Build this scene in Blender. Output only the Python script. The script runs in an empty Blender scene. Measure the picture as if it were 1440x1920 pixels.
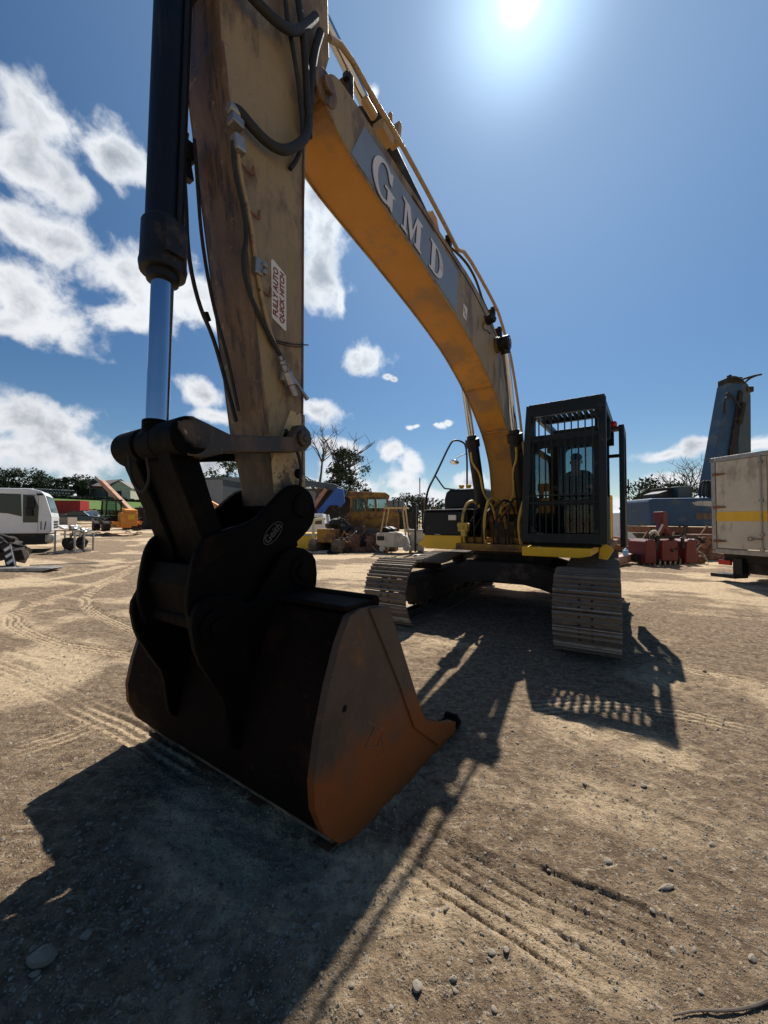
import bpy, bmesh, math, random
import numpy as np
from mathutils import Vector, Matrix, Euler
R_ = math.radians
C = bpy.context.scene.collection
random.seed(7)
rng = np.random.default_rng(5)

# ------------------------------------------------------------------ camera
CAM_H, PITCH, FPX = 1.5, 1.5, 721.0
cd = bpy.data.cameras.new('camera'); cam = bpy.data.objects.new('camera', cd); C.objects.link(cam)
cam.location = (0, 0, CAM_H); cam.rotation_euler = (R_(90 + PITCH), 0, 0)
cd.sensor_fit = 'HORIZONTAL'; cd.sensor_width = 36.0; cd.lens = 36.0 * FPX / 1440
cd.clip_start = 0.05; cd.clip_end = 8000
bpy.context.scene.camera = cam
def pix_dir(px, py):
    a = (px - 720) / FPX; b = (960 - py) / FPX; p = R_(PITCH)
    return Vector((a, math.cos(p) - b * math.sin(p), math.sin(p) + b * math.cos(p)))
def gp(px, py):                      # ground point seen at a pixel (flat yard)
    d = pix_dir(px, py); k = -CAM_H / d.z
    return (d.x * k, d.y * k)
def ap(px, dist):                    # plan position in the direction of a pixel column
    return ((px - 720) / FPX * dist, dist)

# ------------------------------------------------------------------ sun and sky
SUN_EL, SUN_AZ = 53.0, 20.1
sd = Vector((math.sin(R_(SUN_AZ)) * math.cos(R_(SUN_EL)), math.cos(R_(SUN_AZ)) * math.cos(R_(SUN_EL)), math.sin(R_(SUN_EL))))
sl = bpy.data.lights.new('sun', 'SUN'); sun = bpy.data.objects.new('sun', sl); C.objects.link(sun)
sl.energy = 5.0; sl.angle = R_(0.53); sl.color = (1.0, 0.95, 0.87)
sun.rotation_euler = (-sd).to_track_quat('-Z', 'Y').to_euler()
W = bpy.data.worlds.new('World'); bpy.context.scene.world = W; W.use_nodes = True
vs = bpy.context.scene.view_settings
vs.view_transform = 'Standard'; vs.look = 'None'; vs.gamma = 1.0; vs.use_curve_mapping = False; vs.exposure = 0.5

CLOUDS = [  # centre px, py and radii in photo pixels, weight of the grey core
 (90, 225, 130, 62), (215, 300, 95, 66), (50, 300, 90, 66), (90, 430, 130, 56), (20, 535, 120, 84), (60, 600, 130, 60),
 (240, 500, 100, 66), (330, 560, 130, 90), (410, 590, 90, 66), (240, 590, 70, 44), (130, 360, 60, 40),
 (600, 430, 72, 100), (605, 520, 62, 80), (590, 370, 55, 60), (690, 672, 58, 33), (730, 704, 14, 8), (742, 709, 9, 6), (596, 768, 62, 34),
 (365, 742, 52, 30), (395, 782, 50, 20), (60, 790, 120, 62), (120, 845, 140, 56), (20, 850, 90, 50), (380, 868, 130, 38),
 (630, 838, 62, 22), (738, 848, 38, 26), (772, 872, 34, 30), (755, 905, 32, 34), (768, 800, 15, 9), (779, 797, 10, 6), (826, 797, 16, 9), (840, 792, 11, 8), (817, 794, 9, 6),
 (640, 880, 60, 30), (690, 915, 50, 38), (800, 938, 120, 36), (880, 905, 60, 30), (560, 930, 260, 34), (1000, 950, 120, 40),
 (1250, 850, 60, 15), (1310, 836, 60, 20), (1425, 838, 50, 22), (1235, 912, 60, 28), (1330, 910, 80, 30), (1300, 950, 260, 34),
 (200, 930, 300, 36), (700, 175, 22, 20), (640, 565, 14, 40)]
def build_world():
    nt = W.node_tree; N = nt.nodes; L = nt.links; N.clear()
    def nd(t, **k):
        n = N.new(t)
        for a, b in k.items(): setattr(n, a, b)
        return n
    out = nd('ShaderNodeOutputWorld'); bg = nd('ShaderNodeBackground')
    sky = nd('ShaderNodeTexSky', sky_type='NISHITA', sun_disc=False, sun_elevation=R_(SUN_EL), sun_rotation=R_(SUN_AZ),
             altitude=50, air_density=1.0, dust_density=0.12, ozone_density=1.3)
    hsv = nd('ShaderNodeHueSaturation'); hsv.inputs['Saturation'].default_value = 1.28; hsv.inputs['Hue'].default_value = 0.502; hsv.inputs['Value'].default_value = 1.0
    L.new(sky.outputs[0], hsv.inputs['Color'])
    tc = nd('ShaderNodeTexCoord')
    def noise(scale, det, rough, src, dist=0.0):
        n = nd('ShaderNodeTexNoise'); n.inputs['Scale'].default_value = scale; n.inputs['Detail'].default_value = det
        n.inputs['Roughness'].default_value = rough; n.inputs['Distortion'].default_value = dist; L.new(src, n.inputs['Vector']); return n
    def math_(op, a, b=None, c=None):
        n = nd('ShaderNodeMath', operation=op)
        for i, v in enumerate((a, b, c)):
            if v is None: continue
            if isinstance(v, (int, float)): n.inputs[i].default_value = v
            else: L.new(v, n.inputs[i])
        return n.outputs[0]
    n1 = noise(5.0, 3, 0.55, tc.outputs['Generated'])
    sub = nd('ShaderNodeVectorMath', operation='SUBTRACT'); L.new(n1.outputs['Color'], sub.inputs[0]); sub.inputs[1].default_value = (.5, .5, .5)
    sc = nd('ShaderNodeVectorMath', operation='SCALE'); L.new(sub.outputs[0], sc.inputs[0]); sc.inputs['Scale'].default_value = 0.07
    ad = nd('ShaderNodeVectorMath', operation='ADD'); L.new(tc.outputs['Generated'], ad.inputs[0]); L.new(sc.outputs[0], ad.inputs[1])
    cur = None
    for (px, py, rx, ry) in CLOUDS:
        d = pix_dir(px, py); k = d.length; d.normalize()
        right = d.cross(Vector((0, 0, 1))).normalized(); up = right.cross(d)
        q = Matrix((right, d, up)).transposed().to_euler('XYZ')
        m = nd('ShaderNodeMapping', vector_type='TEXTURE'); L.new(ad.outputs[0], m.inputs['Vector'])
        m.inputs['Location'].default_value = d; m.inputs['Rotation'].default_value = q
        m.inputs['Scale'].default_value = (rx / FPX / k, 0.6, ry / FPX / k)
        ln = nd('ShaderNodeVectorMath', operation='LENGTH'); L.new(m.outputs[0], ln.inputs[0])
        cur = ln.outputs['Value'] if cur is None else math_('SMOOTH_MIN', cur, ln.outputs['Value'], 0.25)
    f = math_('SUBTRACT', 1.0, cur)
    n2 = noise(15.0, 10, 0.58, ad.outputs[0], 0.0)
    n3 = noise(4.0, 6, 0.55, ad.outputs[0])
    e = math_('MULTIPLY', math_('SUBTRACT', n2.outputs['Fac'], 0.5), 2.0)
    f2 = math_('ADD', f, e)
    mr = nd('ShaderNodeMapRange', interpolation_type='SMOOTHSTEP'); L.new(f2, mr.inputs['Value'])
    mr.inputs['From Min'].default_value = 0.04; mr.inputs['From Max'].default_value = 0.64
    # thin veil at the edges of the large clouds
    core = nd('ShaderNodeMapRange', interpolation_type='SMOOTHSTEP')
    L.new(math_('ADD', math_('ADD', math_('MULTIPLY', f, 0.55), e), math_('MULTIPLY', math_('SUBTRACT', n3.outputs['Fac'], .5), 1.6)), core.inputs['Value'])
    core.inputs['From Min'].default_value = 0.18; core.inputs['From Max'].default_value = 1.15
    cc = nd('ShaderNodeMix', data_type='RGBA'); L.new(core.outputs[0], cc.inputs['Factor'])
    cc.inputs['A'].default_value = (CLB * 1.0, CLB * 1.02, CLB * 1.06, 1); cc.inputs['B'].default_value = (CLB * .35, CLB * .385, CLB * .45, 1)
    mx = nd('ShaderNodeMix', data_type='RGBA'); L.new(mr.outputs[0], mx.inputs['Factor'])
    # glow added round the sun: forward scattering, widened to paint in its glare
    dt = nd('ShaderNodeVectorMath', operation='DOT_PRODUCT'); L.new(tc.outputs['Generated'], dt.inputs[0]); dt.inputs[1].default_value = sd
    dm = math_('MAXIMUM', dt.outputs['Value'], 0.0)
    g1 = math_('MULTIPLY', math_('POWER', dm, 7000.0), 60.0)
    g2 = math_('MULTIPLY', math_('POWER', dm, 220.0), 12.0)
    g3 = math_('MULTIPLY', math_('POWER', dm, 5.0), 3.8)
    g = math_('ADD', math_('ADD', g1, g2), g3)
    gc = nd('ShaderNodeMix', data_type='RGBA', blend_type='MULTIPLY'); gc.inputs['Factor'].default_value = 1
    cmb = nd('ShaderNodeCombineXYZ')
    for i in range(3): L.new(g, cmb.inputs[i])
    L.new(cmb.outputs[0], gc.inputs['A']); gc.inputs['B'].default_value = (.60, .84, 1.0, 1)
    addc = nd('ShaderNodeMix', data_type='RGBA', blend_type='ADD'); addc.inputs['Factor'].default_value = 1
    L.new(hsv.outputs[0], mx.inputs['A']); L.new(cc.outputs['Result'], mx.inputs['B'])
    L.new(mx.outputs['Result'], addc.inputs['A']); L.new(gc.outputs['Result'], addc.inputs['B'])
    L.new(addc.outputs['Result'], bg.inputs['Color']); bg.inputs['Strength'].default_value = SKY
    L.new(bg.outputs[0], out.inputs['Surface'])
SKY = 0.053; CLB = 11.5
build_world()

# ------------------------------------------------------------------ materials
MATS = {}
def mat(name, col, rough=0.7, metal=0.0, var=0.25, scale=3.0, dirt=None, damt=0.5, dscale=2.5, dstretch=(1, 1, 1), bump=0.0, bscale=30.0,
        coat=0.0, spec=0.5, scratch=None, spots=None, sscale=25.0, samt=0.62):
    if name in MATS: return MATS[name]
    m = bpy.data.materials.new(name); m.use_nodes = True; nt = m.node_tree; N = nt.nodes; L = nt.links
    b = N['Principled BSDF']; b.inputs['Roughness'].default_value = rough; b.inputs['Metallic'].default_value = metal
    b.inputs['Coat Weight'].default_value = coat; b.inputs['Specular IOR Level'].default_value = spec
    tc = N.new('ShaderNodeTexCoord')
    n = N.new('ShaderNodeTexNoise'); n.inputs['Scale'].default_value = scale; n.inputs['Detail'].default_value = 7; n.inputs['Roughness'].default_value = .65
    L.new(tc.outputs['Object'], n.inputs['Vector'])
    r = N.new('ShaderNodeMapRange'); L.new(n.outputs['Fac'], r.inputs['Value']); r.inputs['From Min'].default_value = .3; r.inputs['From Max'].default_value = .7
    r.inputs['To Min'].default_value = 1 - var; r.inputs['To Max'].default_value = 1 + var
    mul = N.new('ShaderNodeVectorMath'); mul.operation = 'SCALE'; mul.inputs[0].default_value = col; L.new(r.outputs[0], mul.inputs['Scale'])
    last = mul.outputs[0]
    def layer(c, sc, lo, hi, st=(1, 1, 1), mx_=1.0):
        nonlocal last
        mp = N.new('ShaderNodeMapping'); L.new(tc.outputs['Object'], mp.inputs['Vector']); mp.inputs['Scale'].default_value = st
        q = N.new('ShaderNodeTexNoise'); q.inputs['Scale'].default_value = sc; q.inputs['Detail'].default_value = 9; q.inputs['Roughness'].default_value = .7
        L.new(mp.outputs[0], q.inputs['Vector'])
        k = N.new('ShaderNodeMapRange'); k.interpolation_type = 'SMOOTHSTEP'; L.new(q.outputs['Fac'], k.inputs['Value'])
        k.inputs['From Min'].default_value = lo; k.inputs['From Max'].default_value = hi; k.inputs['To Max'].default_value = mx_
        x = N.new('ShaderNodeMix'); x.data_type = 'RGBA'; L.new(k.outputs[0], x.inputs['Factor']); L.new(last, x.inputs['A'])
        x.inputs['B'].default_value = (*c, 1); last = x.outputs['Result']
    if dirt: layer(dirt, dscale, 0.72 - damt * .45, 0.86 - damt * .45, dstretch, .9)
    if scratch:
        layer(scratch, 9.0, .60, .66, (1.2, 9, 1.6), .55); layer(scratch, 7.0, .615, .67, (1.2, 1.5, 10), .5)
    if spots: layer(spots, sscale, samt, samt + .04)
    L.new(last, b.inputs['Base Color'])
    r2 = N.new('ShaderNodeMapRange'); L.new(n.outputs['Fac'], r2.inputs['Value']); r2.inputs['To Min'].default_value = max(.02, rough - .15); r2.inputs['To Max'].default_value = min(1, rough + .15)
    L.new(r2.outputs[0], b.inputs['Roughness'])
    if bump:
        q = N.new('ShaderNodeTexNoise'); q.inputs['Scale'].default_value = bscale; q.inputs['Detail'].default_value = 6; L.new(tc.outputs['Object'], q.inputs['Vector'])
        bp = N.new('ShaderNodeBump'); bp.inputs['Strength'].default_value = min(1, bump); bp.inputs['Distance'].default_value = .01 * max(1, bump)
        L.new(q.outputs['Fac'], bp.inputs['Height']); L.new(bp.outputs[0], b.inputs['Normal'])
    MATS[name] = m; return m
def rust_low(m, c, z0, z1):
    nt = m.node_tree; N = nt.nodes; L = nt.links; b = N['Principled BSDF']; src = b.inputs['Base Color'].links[0].from_socket
    tc = N.new('ShaderNodeTexCoord'); sp = N.new('ShaderNodeSeparateXYZ'); L.new(tc.outputs['Object'], sp.inputs[0]); q = N.new('ShaderNodeTexNoise'); q.inputs['Scale'].default_value = 3.5; q.inputs['Detail'].default_value = 8; L.new(tc.outputs['Object'], q.inputs['Vector'])
    a = N.new('ShaderNodeMath'); a.operation = 'MULTIPLY_ADD'; L.new(q.outputs['Fac'], a.inputs[0]); a.inputs[1].default_value = -1.1; L.new(sp.outputs[2], a.inputs[2])
    k = N.new('ShaderNodeMapRange'); k.interpolation_type = 'SMOOTHSTEP'; L.new(a.outputs[0], k.inputs['Value']); k.inputs['From Min'].default_value = z1 - .55; k.inputs['From Max'].default_value = z0 - .55; k.inputs['To Min'].default_value = 0; k.inputs['To Max'].default_value = .85
    x = N.new('ShaderNodeMix'); x.data_type = 'RGBA'; L.new(k.outputs[0], x.inputs['Factor']); L.new(src, x.inputs['A']); x.inputs['B'].default_value = (*c, 1); L.new(x.outputs['Result'], b.inputs['Base Color'])
def glass(name, tint=(.75, .85, .85), refl=.05):
    m = bpy.data.materials.new(name); m.use_nodes = True; nt = m.node_tree; N = nt.nodes; L = nt.links; N.clear()
    o = N.new('ShaderNodeOutputMaterial'); t = N.new('ShaderNodeBsdfTransparent'); t.inputs[0].default_value = (*tint, 1)
    g = N.new('ShaderNodeBsdfGlossy'); g.inputs['Roughness'].default_value = .03; x = N.new('ShaderNodeMixShader')
    lw = N.new('ShaderNodeLayerWeight'); lw.inputs['Blend'].default_value = .25; mm = N.new('ShaderNodeMath'); mm.operation = 'MULTIPLY_ADD'
    L.new(lw.outputs['Fresnel'], mm.inputs[0]); mm.inputs[1].default_value = .45; mm.inputs[2].default_value = refl * .3
    L.new(mm.outputs[0], x.inputs[0]); L.new(t.outputs[0], x.inputs[1]); L.new(g.outputs[0], x.inputs[2]); L.new(x.outputs[0], o.inputs[0])
    return m
BROWN = (.10, .06, .035); SOOT = (.012, .010, .009); MUD = (.20, .14, .09)
M = dict(
 cream=mat('faded cream paint', (.285, .205, .10), .6, 0, .2, 1.6, scratch=(.13, .085, .04), dirt=(.12, .075, .038), damt=.54, dscale=2.4, dstretch=(1.6, 1.6, .6), bump=.25, spots=(.07, .035, .015), sscale=22, samt=.655),
 amber=mat('amber yellow paint', (.47, .22, .033), .5, 0, .2, 1.2, dirt=(.27, .16, .075), damt=.52, dscale=1.3, bump=.1, spots=(.10, .05, .02), sscale=9, samt=.69),
 oily=mat('oil stained cream paint', (.17, .098, .045), .55, 0, .35, 2.2, scratch=(.30, .20, .11), dirt=(.05, .031, .019), damt=.56, dscale=4.0, dstretch=(3.5, 3.5, .28), bump=.8, bscale=18, spots=(.40, .27, .13), sscale=13, samt=.63),
 burnt=mat('grease blackened paint', (.08, .045, .022), .5, 0, .35, 3, dirt=(.02, .014, .01), damt=.72, dscale=2.6, dstretch=(2, 2, .6), bump=.6, bscale=18, spots=(.34, .24, .12), sscale=14, samt=.645),
 yellow=mat('yellow machine paint', (.80, .46, .015), .42, 0, .12, 2, dirt=(.30, .20, .08), damt=.34, dscale=4, spots=(.10, .06, .03), sscale=20, samt=.69),
 black=mat('worn black paint', (.010, .010, .011), .5, 0, .3, 4, spec=.3, dirt=(.06, .045, .032), damt=.42, dscale=3.5, bump=.25),
 hitch=mat('greasy black steel', (.0028, .0026, .0025), .65, .0, .4, 5, dirt=(.012, .007, .004), damt=.40, dscale=4, spec=.06, spots=(.05, .035, .025), sscale=16, samt=.71, bump=.4, bscale=22),
 dkgreen=mat('dark cab paint', (.007, .011, .013), .42, 0, .2, 3, spec=.3, dirt=(.06, .055, .045), damt=.3, dscale=3, bump=.08),
 navy=mat('dark panel paint', (.006, .008, .012), .45, 0, .2, 2, spec=.3, dirt=(.05, .045, .04), damt=.32, dscale=2.4, bump=.08),
 rubber=mat('black rubber', (.018, .017, .016), .75, 0, .3, 12, dirt=(.07, .055, .04), damt=.35, dscale=8, bump=.4, bscale=60),
 barrel=mat('black cylinder paint', (.004, .005, .010), .5, 0, .2, 3, spec=.3, dirt=(.03, .025, .02), damt=.3, dscale=5, dstretch=(3, 3, .5)),
 chrome=mat('chrome rod', (.50, .54, .62), .12, 1.0, .04, 4),
 steel=mat('dull steel', (.32, .31, .30), .45, .7, .25, 8, dirt=(.16, .09, .05), damt=.4),
 track=mat('muddy track steel', (.16, .125, .092), .7, .1, .3, 8, dirt=(.17, .125, .085), damt=.55, dscale=7, bump=.7, bscale=45, spots=(.09, .05, .03), sscale=14, samt=.6),
 frame=mat('grimy undercarriage steel', (.022, .017, .013), .85, 0, .4, 5, dirt=(.09, .065, .045), damt=.45, bump=.6),
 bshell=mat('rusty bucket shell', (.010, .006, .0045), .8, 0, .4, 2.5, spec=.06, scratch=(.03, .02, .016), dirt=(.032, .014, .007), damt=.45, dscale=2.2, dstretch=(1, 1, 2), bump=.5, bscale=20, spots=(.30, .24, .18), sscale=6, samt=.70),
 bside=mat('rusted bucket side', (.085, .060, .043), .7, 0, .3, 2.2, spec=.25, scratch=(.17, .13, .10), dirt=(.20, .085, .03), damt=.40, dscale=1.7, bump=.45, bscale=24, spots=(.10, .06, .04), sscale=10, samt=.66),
 rust=mat('rust', (.20, .09, .045), .85, 0, .4, 5, dirt=(.09, .045, .03), damt=.5, bump=.5),
 white=mat('white vehicle paint', (.72, .73, .74), .3, 0, .06, 3, dirt=(.42, .38, .32), damt=.22, dscale=3, coat=.3),
 dirtywhite=mat('dirty white panel', (.50, .46, .38), .55, 0, .12, 1.5, dirt=(.30, .26, .21), damt=.5, dscale=2.4, dstretch=(1, 1, .4), bump=.1, spots=(.25, .12, .06), sscale=9, samt=.70),
 stripe=mat('yellow stripe', (.70, .42, .03), .5, 0, .1, 3, dirt=(.4, .28, .1), damt=.3),
 blue=mat('dusty blue paint', (.022, .065, .13), .6, 0, .25, 1.4, dirt=(.075, .10, .12), damt=.48, dscale=1.5, dstretch=(1, 1, 1.6), bump=.2, spots=(.24, .12, .07), sscale=6, samt=.66),
 bblue=mat('bright blue paint', (.02, .09, .36), .45, 0, .15, 3, dirt=(.1, .12, .16), damt=.3),
 greyblue=mat('grey green paint', (.055, .08, .09), .6, 0, .2, 2, dirt=(.09, .08, .07), damt=.4),
 red=mat('red paint', (.11, .003, .005), .5, 0, .25, 4, dirt=(.07, .02, .015), damt=.3),
 orange=mat('orange telehandler paint', (.72, .26, .03), .5, 0, .15, 2, dirt=(.38, .2, .1), damt=.35),
 tele=mat('faded boom paint', (.42, .20, .12), .6, 0, .2, 2, dirt=(.2, .13, .09), damt=.45),
 rustyel=mat('rusty yellow paint', (.36, .18, .025), .75, 0, .3, 2.5, dirt=(.11, .055, .03), damt=.66, dscale=2.5),
 rustblade=mat('rusted blade', (.17, .085, .055), .85, 0, .4, 5, dirt=(.28, .16, .11), damt=.5, dscale=4, bump=.8),
 greyshed=mat('grey cladding', (.20, .21, .225), .6, 0, .1, 1.5),
 darkshade=mat('dark and shade-toned cladding', (.075, .085, .085), .7, 0, .1, 1.5),
 barnroof=mat('weathered barn roof', (.16, .14, .135), .8, 0, .2, .6),
 wood=mat('weathered wood', (.34, .28, .22), .85, 0, .25, 9, dstretch=(1, 1, 6), dirt=(.15, .12, .09), damt=.4),
 leaf=mat('leaves', (.045, .075, .025), .75, 0, .5, 3),
 leafd=mat('dark leaves', (.028, .047, .018), .8, 0, .45, 3),
 bark=mat('bark', (.085, .065, .05), .9, 0, .3, 6, bump=.5),
 stone=mat('stone', (.25, .215, .17), .85, 0, .25, 20, dirt=(.2, .15, .1), damt=.45, dscale=12, bump=.4, bscale=80),
 plastic=mat('black bale wrap', (.02, .02, .022), .25, 0, .2, 3),
 lightplastic=mat('white bale end', (.75, .76, .78), .35, 0, .1, 3),
 seat=mat('grey fabric', (.05, .05, .055), .9, 0, .2, 10),
 skin=mat('skin', (.26, .15, .105), .55, 0, .08, 12),
 jacket=mat('dark blue jacket', (.010, .016, .026), .85, 0, .3, 9, bump=.5, bscale=30),
 hair=mat('dark hair', (.015, .012, .010), .7, 0, .3, 30),
 sticker=mat('white sticker', (.66, .62, .56), .5, 0, .08, 6),
 redtext=mat('maroon lettering', (.20, .035, .035), .6, 0, .1, 8),
 decal=mat('blue grey decal', (.19, .235, .30), .55, 0, .15, 2, dirt=(.24, .25, .25), damt=.35, dscale=2),
 letter=mat('pale lettering', (.62, .60, .60), .5, 0, .08, 3, dirt=(.4, .38, .36), damt=.3),
 lettershade=mat('dark lettering shade', (.06, .045, .055), .6, 0, .1, 4),
 redlens=mat('red lens', (.5, .01, .01), .2), lens=mat('lamp lens', (.5, .5, .48), .15, .3),
 mirror=mat('mirror chrome', (.85, .85, .85), .06, 1.0, .02, 3),
 pipe=mat('painted steel pipe', (.36, .25, .12), .5, 0, .2, 8, dirt=(.16, .11, .07), damt=.4, dscale=8),
 pyel=mat('yellow painted pipe', (.55, .36, .06), .5, 0, .2, 8, dirt=(.2, .14, .08), damt=.45, dscale=6),
)
rust_low(M['bside'], (.22, .060, .008), .25, .62)
M['glass'] = glass('cab glass', (.64, .72, .73)); M['dglass'] = mat('dark glass', (.02, .028, .032), .06, 0, .05, 3)

# ------------------------------------------------------------------ mesh builder
class MB:
    def __init__(s): s.v = []; s.f = []; s.mi = []; s.m = 0
    def add(s, vs_, fs):
        o = len(s.v); s.v += [tuple(p) for p in vs_]
        for f in fs: s.f.append([o + i for i in f]); s.mi.append(s.m)
        return s
    def box(s, c, d, rot=None):
        x, y, z = d[0] / 2, d[1] / 2, d[2] / 2
        p = [Vector((a, b, e)) for e in (-z, z) for a, b in ((-x, -y), (x, -y), (x, y), (-x, y))]
        if rot is not None:
            mt = rot if isinstance(rot, Matrix) else Euler(rot).to_matrix()
            p = [mt @ q for q in p]
        p = [q + Vector(c) for q in p]
        return s.add(p, [(3, 2, 1, 0), (4, 5, 6, 7), (0, 1, 5, 4), (1, 2, 6, 5), (2, 3, 7, 6), (3, 0, 4, 7)])
    def b2(s, a, b): return s.box([(a[i] + b[i]) / 2 for i in range(3)], [abs(b[i] - a[i]) for i in range(3)])
    def beam(s, p0, p1, w, h=None, up=(0, 0, 1)):      # rectangular bar between two points
        p0 = Vector(p0); p1 = Vector(p1); h = h or w; d = (p1 - p0).normalized(); u = Vector(up)
        if abs(d.dot(u)) > .98: u = Vector((0, 1, 0))
        x = d.cross(u).normalized() * w / 2; y = x.cross(d).normalized() * h / 2
        v = [p + a * x + b * y for p in (p0, p1) for a, b in ((-1, -1), (1, -1), (1, 1), (-1, 1))]
        return s.add(v, [(3, 2, 1, 0), (4, 5, 6, 7), (0, 1, 5, 4), (1, 2, 6, 5), (2, 3, 7, 6), (3, 0, 4, 7)])
    def prism(s, prof, t0, t1, f):                     # f(a, b, t) -> point
        n = len(prof); v = [f(a, b, t0) for a, b in prof] + [f(a, b, t1) for a, b in prof]
        return s.add(v, [list(range(n))[::-1], list(range(n, 2 * n))] + [(i, (i + 1) % n, n + (i + 1) % n, n + i) for i in range(n)])
    def tube(s, pts, r, n=8, cap=True, smooth=0):
        P = [Vector(p) for p in pts]
        for _ in range(smooth):
            Q = [P[0]]
            for a, b in zip(P[:-1], P[1:]): Q += [a * .75 + b * .25, a * .25 + b * .75]
            P = Q + [P[-1]]
        rr = r if isinstance(r, (list, tuple)) else [r] * len(P)
        if len(rr) != len(P): rr = [rr[0] + (rr[-1] - rr[0]) * i / (len(P) - 1) for i in range(len(P))]
        v = []; ref = None
        for i, p in enumerate(P):
            d = (P[min(i + 1, len(P) - 1)] - P[max(i - 1, 0)]).normalized()
            if ref is None: ref = d.orthogonal().normalized()
            ref = (ref - d * ref.dot(d)).normalized(); q = d.cross(ref)
            v += [p + (ref * math.cos(2 * math.pi * k / n) + q * math.sin(2 * math.pi * k / n)) * rr[i] for k in range(n)]
        f = [(i * n + k, i * n + (k + 1) % n, (i + 1) * n + (k + 1) % n, (i + 1) * n + k) for i in range(len(P) - 1) for k in range(n)]
        if cap: f += [list(range(n))[::-1], list(range((len(P) - 1) * n, len(P) * n))]
        return s.add(v, f)
    def cyl(s, p0, p1, r, r1=None, n=20): return s.tube([p0, p1], [r, r if r1 is None else r1], n)
    def lathe(s, prof, c, ax, n=20):                   # prof [(dist along axis, radius)]
        c = Vector(c); ax = Vector(ax).normalized(); return s.tube([c + ax * t for t, _ in prof], [max(r, .0005) for _, r in prof], n)
    def blob(s, c, r, seed=0, rough=.25, seg=7, rot=None):
        g = random.Random(seed); v = []; 
        ph = [g.uniform(0, 6.28) for _ in range(6)]
        for i in range(seg + 1):
            t = math.pi * i / seg
            for k in range(seg * 2):
                a = math.pi * k / seg
                w = 1 + rough * (math.sin(2 * a + ph[0]) * math.sin(t * 2 + ph[1]) + .6 * math.sin(3 * a + ph[2] + t * 2) * math.sin(t) + .5 * math.sin(5 * t + ph[3] + a) * math.sin(t))
                p = Vector((r[0] * w * math.sin(t) * math.cos(a), r[1] * w * math.sin(t) * math.sin(a), r[2] * w * math.cos(t)))
                if rot is not None: p = rot @ p
                v.append(p + Vector(c))
        m = seg * 2
        return s.add(v, [(i * m + k, i * m + (k + 1) % m, (i + 1) * m + (k + 1) % m, (i + 1) * m + k) for i in range(seg) for k in range(m)])
    def build(s, name, mats, parent=None, bevel=0.0, smooth=False, recalc=True, **props):
        me = bpy.data.meshes.new(name); me.from_pydata(s.v, [], s.f)
        if not isinstance(mats, (list, tuple)): mats = [mats]
        for m in mats: me.materials.append(m)
        me.polygons.foreach_set('material_index', s.mi)
        if recalc:
            bm = bmesh.new(); bm.from_mesh(me); bmesh.ops.remove_doubles(bm, verts=bm.verts, dist=1e-6)
            bmesh.ops.recalc_face_normals(bm, faces=bm.faces); bm.to_mesh(me); bm.free()
        if smooth:
            me.shade_smooth(); me.set_sharp_from_angle(angle=R_(40))
        o = bpy.data.objects.new(name, me); C.objects.link(o)
        if parent: o.parent = parent
        if bevel:
            b = o.modifiers.new('bevel', 'BEVEL'); b.width = bevel; b.segments = 2; b.limit_method = 'ANGLE'; b.angle_limit = R_(40)
        for k, x in props.items(): o[k] = x
        return o
def thing(name, label, cat, loc=(0, 0, 0), rz=0, group=None):
    o = bpy.data.objects.new(name, None); C.objects.link(o); o.empty_display_size = .2
    o.location = loc; o.rotation_euler = (0, 0, rz); o['label'] = label; o['category'] = cat
    if group: o['group'] = group
    return o
def text_part(name, body, size, mtx, m, parent, extrude=.0015, shear=0.0, spacing=1.0, sx=1.0, offset=0.0):
    cu = bpy.data.curves.new(name, 'FONT'); cu.body = body; cu.size = size; cu.extrude = extrude; cu.shear = shear; cu.align_x = 'CENTER'; cu.align_y = 'CENTER'
    cu.space_character = spacing; cu.offset = offset
    t = bpy.data.objects.new('tmp', cu); C.objects.link(t); dg = bpy.context.evaluated_depsgraph_get()
    me = bpy.data.meshes.new_from_object(t.evaluated_get(dg)); bpy.data.objects.remove(t)
    me.transform(Matrix.Diagonal((sx, 1, 1, 1))); me.transform(mtx); me.materials.clear(); me.materials.append(m)
    o = bpy.data.objects.new(name, me); C.objects.link(o); o.parent = parent; return o
def shape_part(name, splines, mtx, m, parent, extrude=.002):   # filled outlines with holes
    cu = bpy.data.curves.new(name, 'CURVE'); cu.dimensions = '2D'; cu.fill_mode = 'BOTH'; cu.extrude = extrude
    for sp in splines:
        q = cu.splines.new('POLY'); q.points.add(len(sp) - 1); q.use_cyclic_u = True
        for i, (a, b) in enumerate(sp): q.points[i].co = (a, b, 0, 1)
    t = bpy.data.objects.new('tmp', cu); C.objects.link(t); dg = bpy.context.evaluated_depsgraph_get()
    me = bpy.data.meshes.new_from_object(t.evaluated_get(dg)); bpy.data.objects.remove(t)
    me.transform(mtx); me.materials.clear(); me.materials.append(m)
    o = bpy.data.objects.new(name, me); C.objects.link(o); o.parent = parent; return o
def copy_tree(o, parent=None):
    c = o.copy(); C.objects.link(c); c.parent = parent
    for ch in list(o.children): copy_tree(ch, c)
    return c
def frame(o, x, y, z):      # matrix from origin and axes
    m = Matrix.Identity(4)
    for i, a in enumerate((x, y, z, o)):
        for j in range(3): m[j][i] = a[j]
    return m
def circ(cx, cy, r, n=16, a0=0, a1=360): return [(cx + r * math.cos(R_(a0 + (a1 - a0) * i / (n - (0 if a1 - a0 == 360 else 1)))), cy + r * math.sin(R_(a0 + (a1 - a0) * i / (n - (0 if a1 - a0 == 360 else 1))))) for i in range(n)]

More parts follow.
